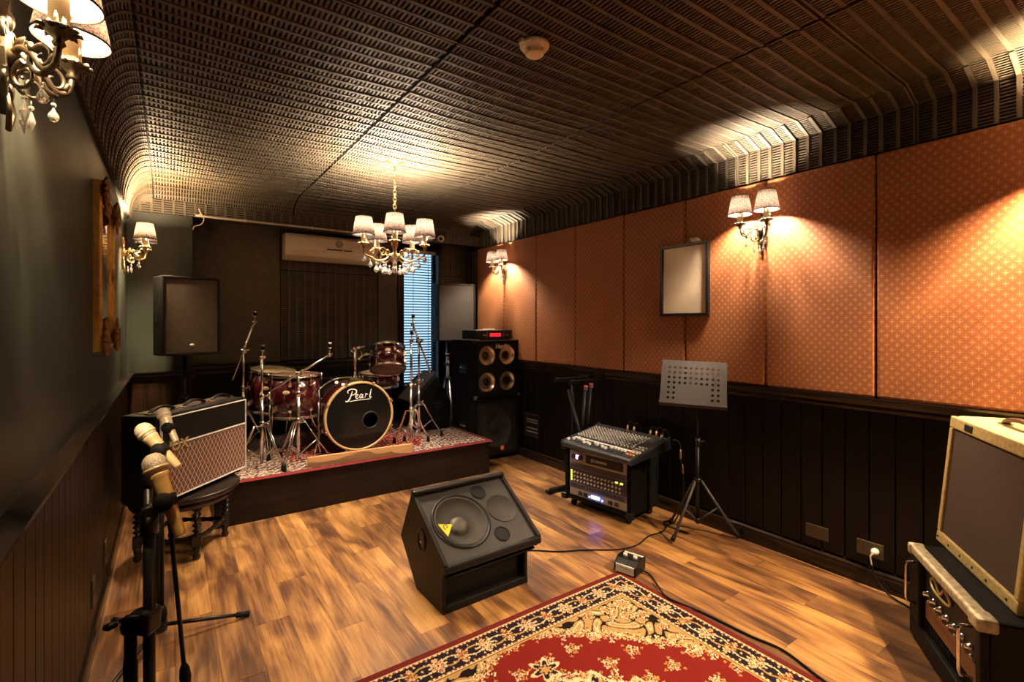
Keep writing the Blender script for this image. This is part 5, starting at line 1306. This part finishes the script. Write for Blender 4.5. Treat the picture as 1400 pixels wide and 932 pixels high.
DW, DH = .385,.315; nx_, ny_ = 12, 9; mb = MB()
cw, chh = DW/nx_, DH/ny_
for i in range(nx_):
    for j in range(ny_):
        xa, ya = -DW/2+i*cw, j*chh; xb, yb_ = xa+cw, ya+chh; xc, yc = (xa+xb)/2,(ya+yb_)/2
        hole = 1 <= i <= nx_-2 and 1 <= j <= 7 and (j in (4,5,6,7) or i in (1,2,nx_-3,nx_-2)) and not (j in (2,) and False) and j != 3 or (j == 3 and i in (1,2,nx_-3,nx_-2))
        if not hole:
            mb.add([(xa,ya,0),(xb,ya,0),(xb,yb_,0),(xa,yb_,0)],[(0,1,2,3)],Md); continue
        n = 8; r_ = .0085; sq = [(xb,yc),(xb,yb_),(xc,yb_),(xa,yb_),(xa,yc),(xa,ya),(xc,ya),(xb,ya)]
        cir = [(xc+r_*math.cos(k*math.pi/4),yc+r_*math.sin(k*math.pi/4)) for k in range(8)]
        mb.add([(*q,0) for q in sq]+[(*q,0) for q in cir],[(k,(k+1)%8,8+(k+1)%8,8+k) for k in range(8)],Md)
o = mb.build('desk', M['desk'], ms); md_ = o.modifiers.new('solid','SOLIDIFY'); md_.thickness = .0018
MB().bx(-DW/2,DW/2,-.004,.0,.0,.045,Md).bx(-DW/2,DW/2,-.004,.010,.043,.046,Md).build('ledge', M['desk'], ms)
MB().bx(-.03,.03,.08,.20,-.012,-.002,Md).tube([Md @ Vector((0,.12,-.01)),(-.02,-.01,.965),(0,0,.93)],.010,8).build('desk_bracket', M['plastic'], ms)

# keyboard stand behind the rack
ks = thing('keyboard_stand','folded black keyboard stand with orange and blue banded ends behind the rack case','stand',(2.72,2.95,0))
MB().bx(-.28,.20,.02,.065,.0,.032).build('floor_bar', M['plastic'], ks, .008); MB().bx(-.10,.20,-.16,-.115,.0,.032).build('floor_bar', M['plastic'], ks, .008)
for q,(a_,b_) in enumerate((((.0,.042,.03),(.02,.07,.86)),((.05,.042,.03),(.08,-.02,.815)),((.10,.042,.03),(.13,-.03,.83)),((.06,-.138,.03),(-.02,.08,.80)))):
    a_,b_ = Vector(a_),Vector(b_); l = MB().tube([a_,b_],.0145,10).build('leg', M['plastic'], ks)
    v = (b_-a_).normalized()
    if q < 3:
        MB().cyl(b_-v*.020,b_-v*.002,.0175,n=12).build('blue_band', M['blue'], l); MB().cyl(b_-v*.002,b_+v*.020,.0175,n=12).build('orange_band', M['red'], l)
MB().bx(-.16,.20,.06,.09,.872,.900).build('support_arm', M['plastic'], ks, .008); MB().bx(-.10,.20,-.05,-.02,.86,.888).build('support_arm', M['plastic'], ks, .008)
for x,y,z in ((-.15,.075,.886),(-.09,-.035,.874)): MB().cyl((x-.02,y,z),(x+.03,y,z),.020,n=12).build('end_cap', M['rubber'], ks)

# foot pedal and cables on the floor
fp = thing('foot_pedal','small black and white foot pedal box on the corner of the rug','pedal',(1.99,1.785,.0095),R(-74))
MB().prism([(0,0),(.12,0),(.12,.058),(.035,.062),(0,.040)],'x',-.058,.058).build('housing', M['plastic'], fp, .003)
MB().prism([(-.004,.004),(.0,.043),(.006,.043),(.006,.004)],'x',-.052,.052).build('white_front', M['offwhite'], fp)
for z in (.012,.020,.028,.036): MB().bx(-.05,.05,-.005,-.001,z,z+.0015).build('front_rib', M['rackgrey'], fp)
for x in (-.030,.028): MB().cyl((x,.07,.060),(x,.07,.076),.013,.011,n=14).build('knob', M['knob'], fp)
MB().bx(-.055,.055,.112,.120,.058,.063).build('top_edge', M['offwhite'], fp)
for x in (-.06,.06): MB().prism([(.0,0),(.12,0),(.125,.066),(.04,.070),(0,.044)],'x',x-.003,x+.003).build('end_plate', M['plastic'], fp)
def cable(label, pts, loc, r=.0045, name='floor_cable'):
    c = thing(name,label,'cable',loc); MB().tube(smooth_path([Vector(p)-Vector(loc) for p in pts],7),r,6).build('cord', M['rubber'], c)
cable('black cable lying across the floor from the centre wedge to the rack case',[(1.61,2.24,.10),(1.66,2.27,.02),(1.74,2.30,.005),(1.87,2.19,.005),(2.02,2.11,.005),(2.17,2.01,.005),(2.31,1.98,.005),(2.47,2.02,.005),(2.62,2.02,.005),(2.76,2.10,.005)],(1.7,2.2,0))
cable('black cable running along the rug edge towards the right foreground',[(2.06,1.77,.03),(2.10,1.71,.006),(2.03,1.60,.014),(1.98,1.50,.015),(2.02,1.36,.006),(2.03,1.25,.006),(2.04,1.12,.006),(2.06,1.0,.006),(2.02,.86,.006),(1.98,.74,.006),(1.9,.5,.006),(2.0,.3,.006)],(2.0,1.4,0))

# microphone stands in the left foreground, each with its own microphone
def mic(label, head, tail, body, ringm, loc_off, text_=False):
    h, t = Vector(head), Vector(tail); v = (t-h).normalized(); L = (t-h).length
    r = bpy.data.objects.new('microphone',None); C.objects.link(r); r.location = h; tag(r,label,'microphone'); r.empty_display_size=.03
    Mx = aim((0,0,0),v)
    b = MB(); b.lathe([(.0215,.022),(.0225,.030),(.0205,.036),(.0185,.048),(.0135,L*.72),(.0118,L-.004),(.0105,L),(0,L)],26,Mx); b.build('body', body, r)
    MB().lathe([(0.0,-.026),(.010,-.0245),(.018,-.019),(.0235,-.010),(.0255,.0),(.0250,.010),(.0232,.020),(.0215,.026)],28,Mx).build('mesh_head', M['mesh'], r)
    MB().lathe([(.0240,.008),(.0268,.010),(.0268,.014),(.0240,.017)],28,Mx).build('head_ring', ringm, r)
    if text_: 
        mb = MB()
        for k in range(5): mb.box((0,-.0158+.0005*k,.075+k*.008),(.003,.002,.005),Mx @ RZ(20))
        mb.box((0,-.0135,.125),(.008,.002,.003),Mx @ RZ(20)); mb.build('print_mark', M['dprint'], r)
    return r, h, v, L
def mic_stand(label, x, y, pole_z, base_rot, head, tail, weight, hub=True, R_=.30, pole_r=.0125, extra=False):
    s = thing('microphone_stand',label,'microphone stand',(x,y,0))
    h, t = Vector(head)-Vector((x,y,0)), Vector(tail)-Vector((x,y,0)); v = (t-h).normalized(); L = (t-h).length
    MB().cyl((0,0,.06),(0,0,pole_z),pole_r,n=14).build('pole', M['plastic'], s)
    mb = MB(); mb.cyl((0,0,pole_z-.045),(0,0,pole_z),pole_r+.006,n=14); mb.cyl((0,-.018,pole_z+.005),(0,.018,pole_z+.005),.019,n=16); mb.tube([(0,.018,pole_z+.005),(0,.036,pole_z+.007)],[.008,.012],8); mb.build('boom_clutch', M['plastic'], s)
    grip = h+v*L*.52
    wv_ = Vector(weight)-Vector((x,y,0)); d = (grip-wv_).normalized()
    MB().tube([wv_,grip-d*.03],.0050,8).build('boom_arm', M['plastic'], s)
    MB().tube([wv_-d*.028,wv_-d*.022,wv_-d*.005,wv_+d*.015,wv_+d*.026],[.006,.0105,.0125,.0105,.006],12).build('counterweight', M['rubber'], s)
    # clip: short sleeve around the mic body
    cl = aim(grip,v); mb = MB(); mb.ring([(.0165,-.015),(.0195,-.013),(.0195,.013),(.0165,.015)],20,cl); mb.build('microphone_clip', M['rubber'], s)
    mb = MB(); fr = Vector((-.35,-.93,0)); fr = (fr-v*fr.dot(v)).normalized()
    mb.lathe([(.0215,0),(.0225,.006),(.018,.014),(0,.016)],20,aim(grip+fr*.018,fr)); mb.build('clip_knuckle', M['rubber'], s)
    if hub:
        MB().lathe([(.020,.05),(.030,.055),(.034,.075),(.028,.10),(.016,.125)],16).build('leg_hub', M['plastic'], s)
        for k in range(3):
            a = base_rot+k*2.094; c_, sn = math.cos(a),math.sin(a)
            l = MB().tube([(.02*c_,.02*sn,.075),(R_*c_,R_*sn,.014)],.0085,8).build('leg', M['plastic'], s); MB().tube([(R_*.86*c_,R_*.86*sn,.022),(R_*1.02*c_,R_*1.02*sn,.013)],.0125,8).build('rubber_foot', M['rubber'], l)
    return s
mics = [
 ('gold microphone nearest the camera on the front microphone stand', (-.029,1.455,1.007), (.0226,1.40,.842), M['goldmic'], M['champagne'], False),
 ('champagne microphone tilted far to the left on the middle microphone stand', (-.064,1.92,1.007), (.024,1.858,.894), M['champagne'], M['champagne'], True),
 ('small pale microphone farthest from the camera, in front of the diamond-grille amplifier', (-.021,2.583,.957), (.025,2.51,.843), M['beige'], M['beige'], False)]
for a_ in mics: mic(a_[0],a_[1],a_[2],a_[3],a_[4],None,a_[5])
s1 = mic_stand('black microphone stand nearest the camera with a clamped second tube', -.040,1.50,.872,0,mics[0][1],mics[0][2],(.031,1.405,.505),True,.28,.0130)
mb = MB(); mb.prism([(-.014,-.026),(.014,-.030),(.017,.026),(.0,.034),(-.044,.020),(-.060,-.002),(-.054,-.026)],'y',-.024,.024,RZ(-35) @ T(0,0,.612)); mb.build('side_clamp', M['plastic'], s1, .008, 3)
MB().tube([(-.038,.027,.595),(-.038,.027,.525),(-.038,.027,.505),(-.038,.027,.25)],[.0130,.0130,.0150,.0150],14).build('clamped_tube', M['rubber'], s1)
MB().tube([(-.06,-.02,.617),(-.075,-.03,.615),(-.085,-.03,.613)],[.006,.010,.007],8,M=RZ(-35)).build('wing_screw', M['plastic'], s1)
MB().tube([(-.05,-.026,.627),(-.03,-.03,.637),(.0,-.028,.639)],[.004,.007,.004],8,M=RZ(-35)).build('clamp_lever', M['plastic'], s1)
mic_stand('black microphone stand just behind the nearest one', -.056,2.0,.86,0,mics[1][1],mics[1][2],(-.017,1.887,.434),True,.26)
mic_stand('black microphone stand farthest from the camera, near the stool', -.035,2.53,.82,0,mics[2][1],mics[2][2],(-.03,2.46,.50),True,.33)
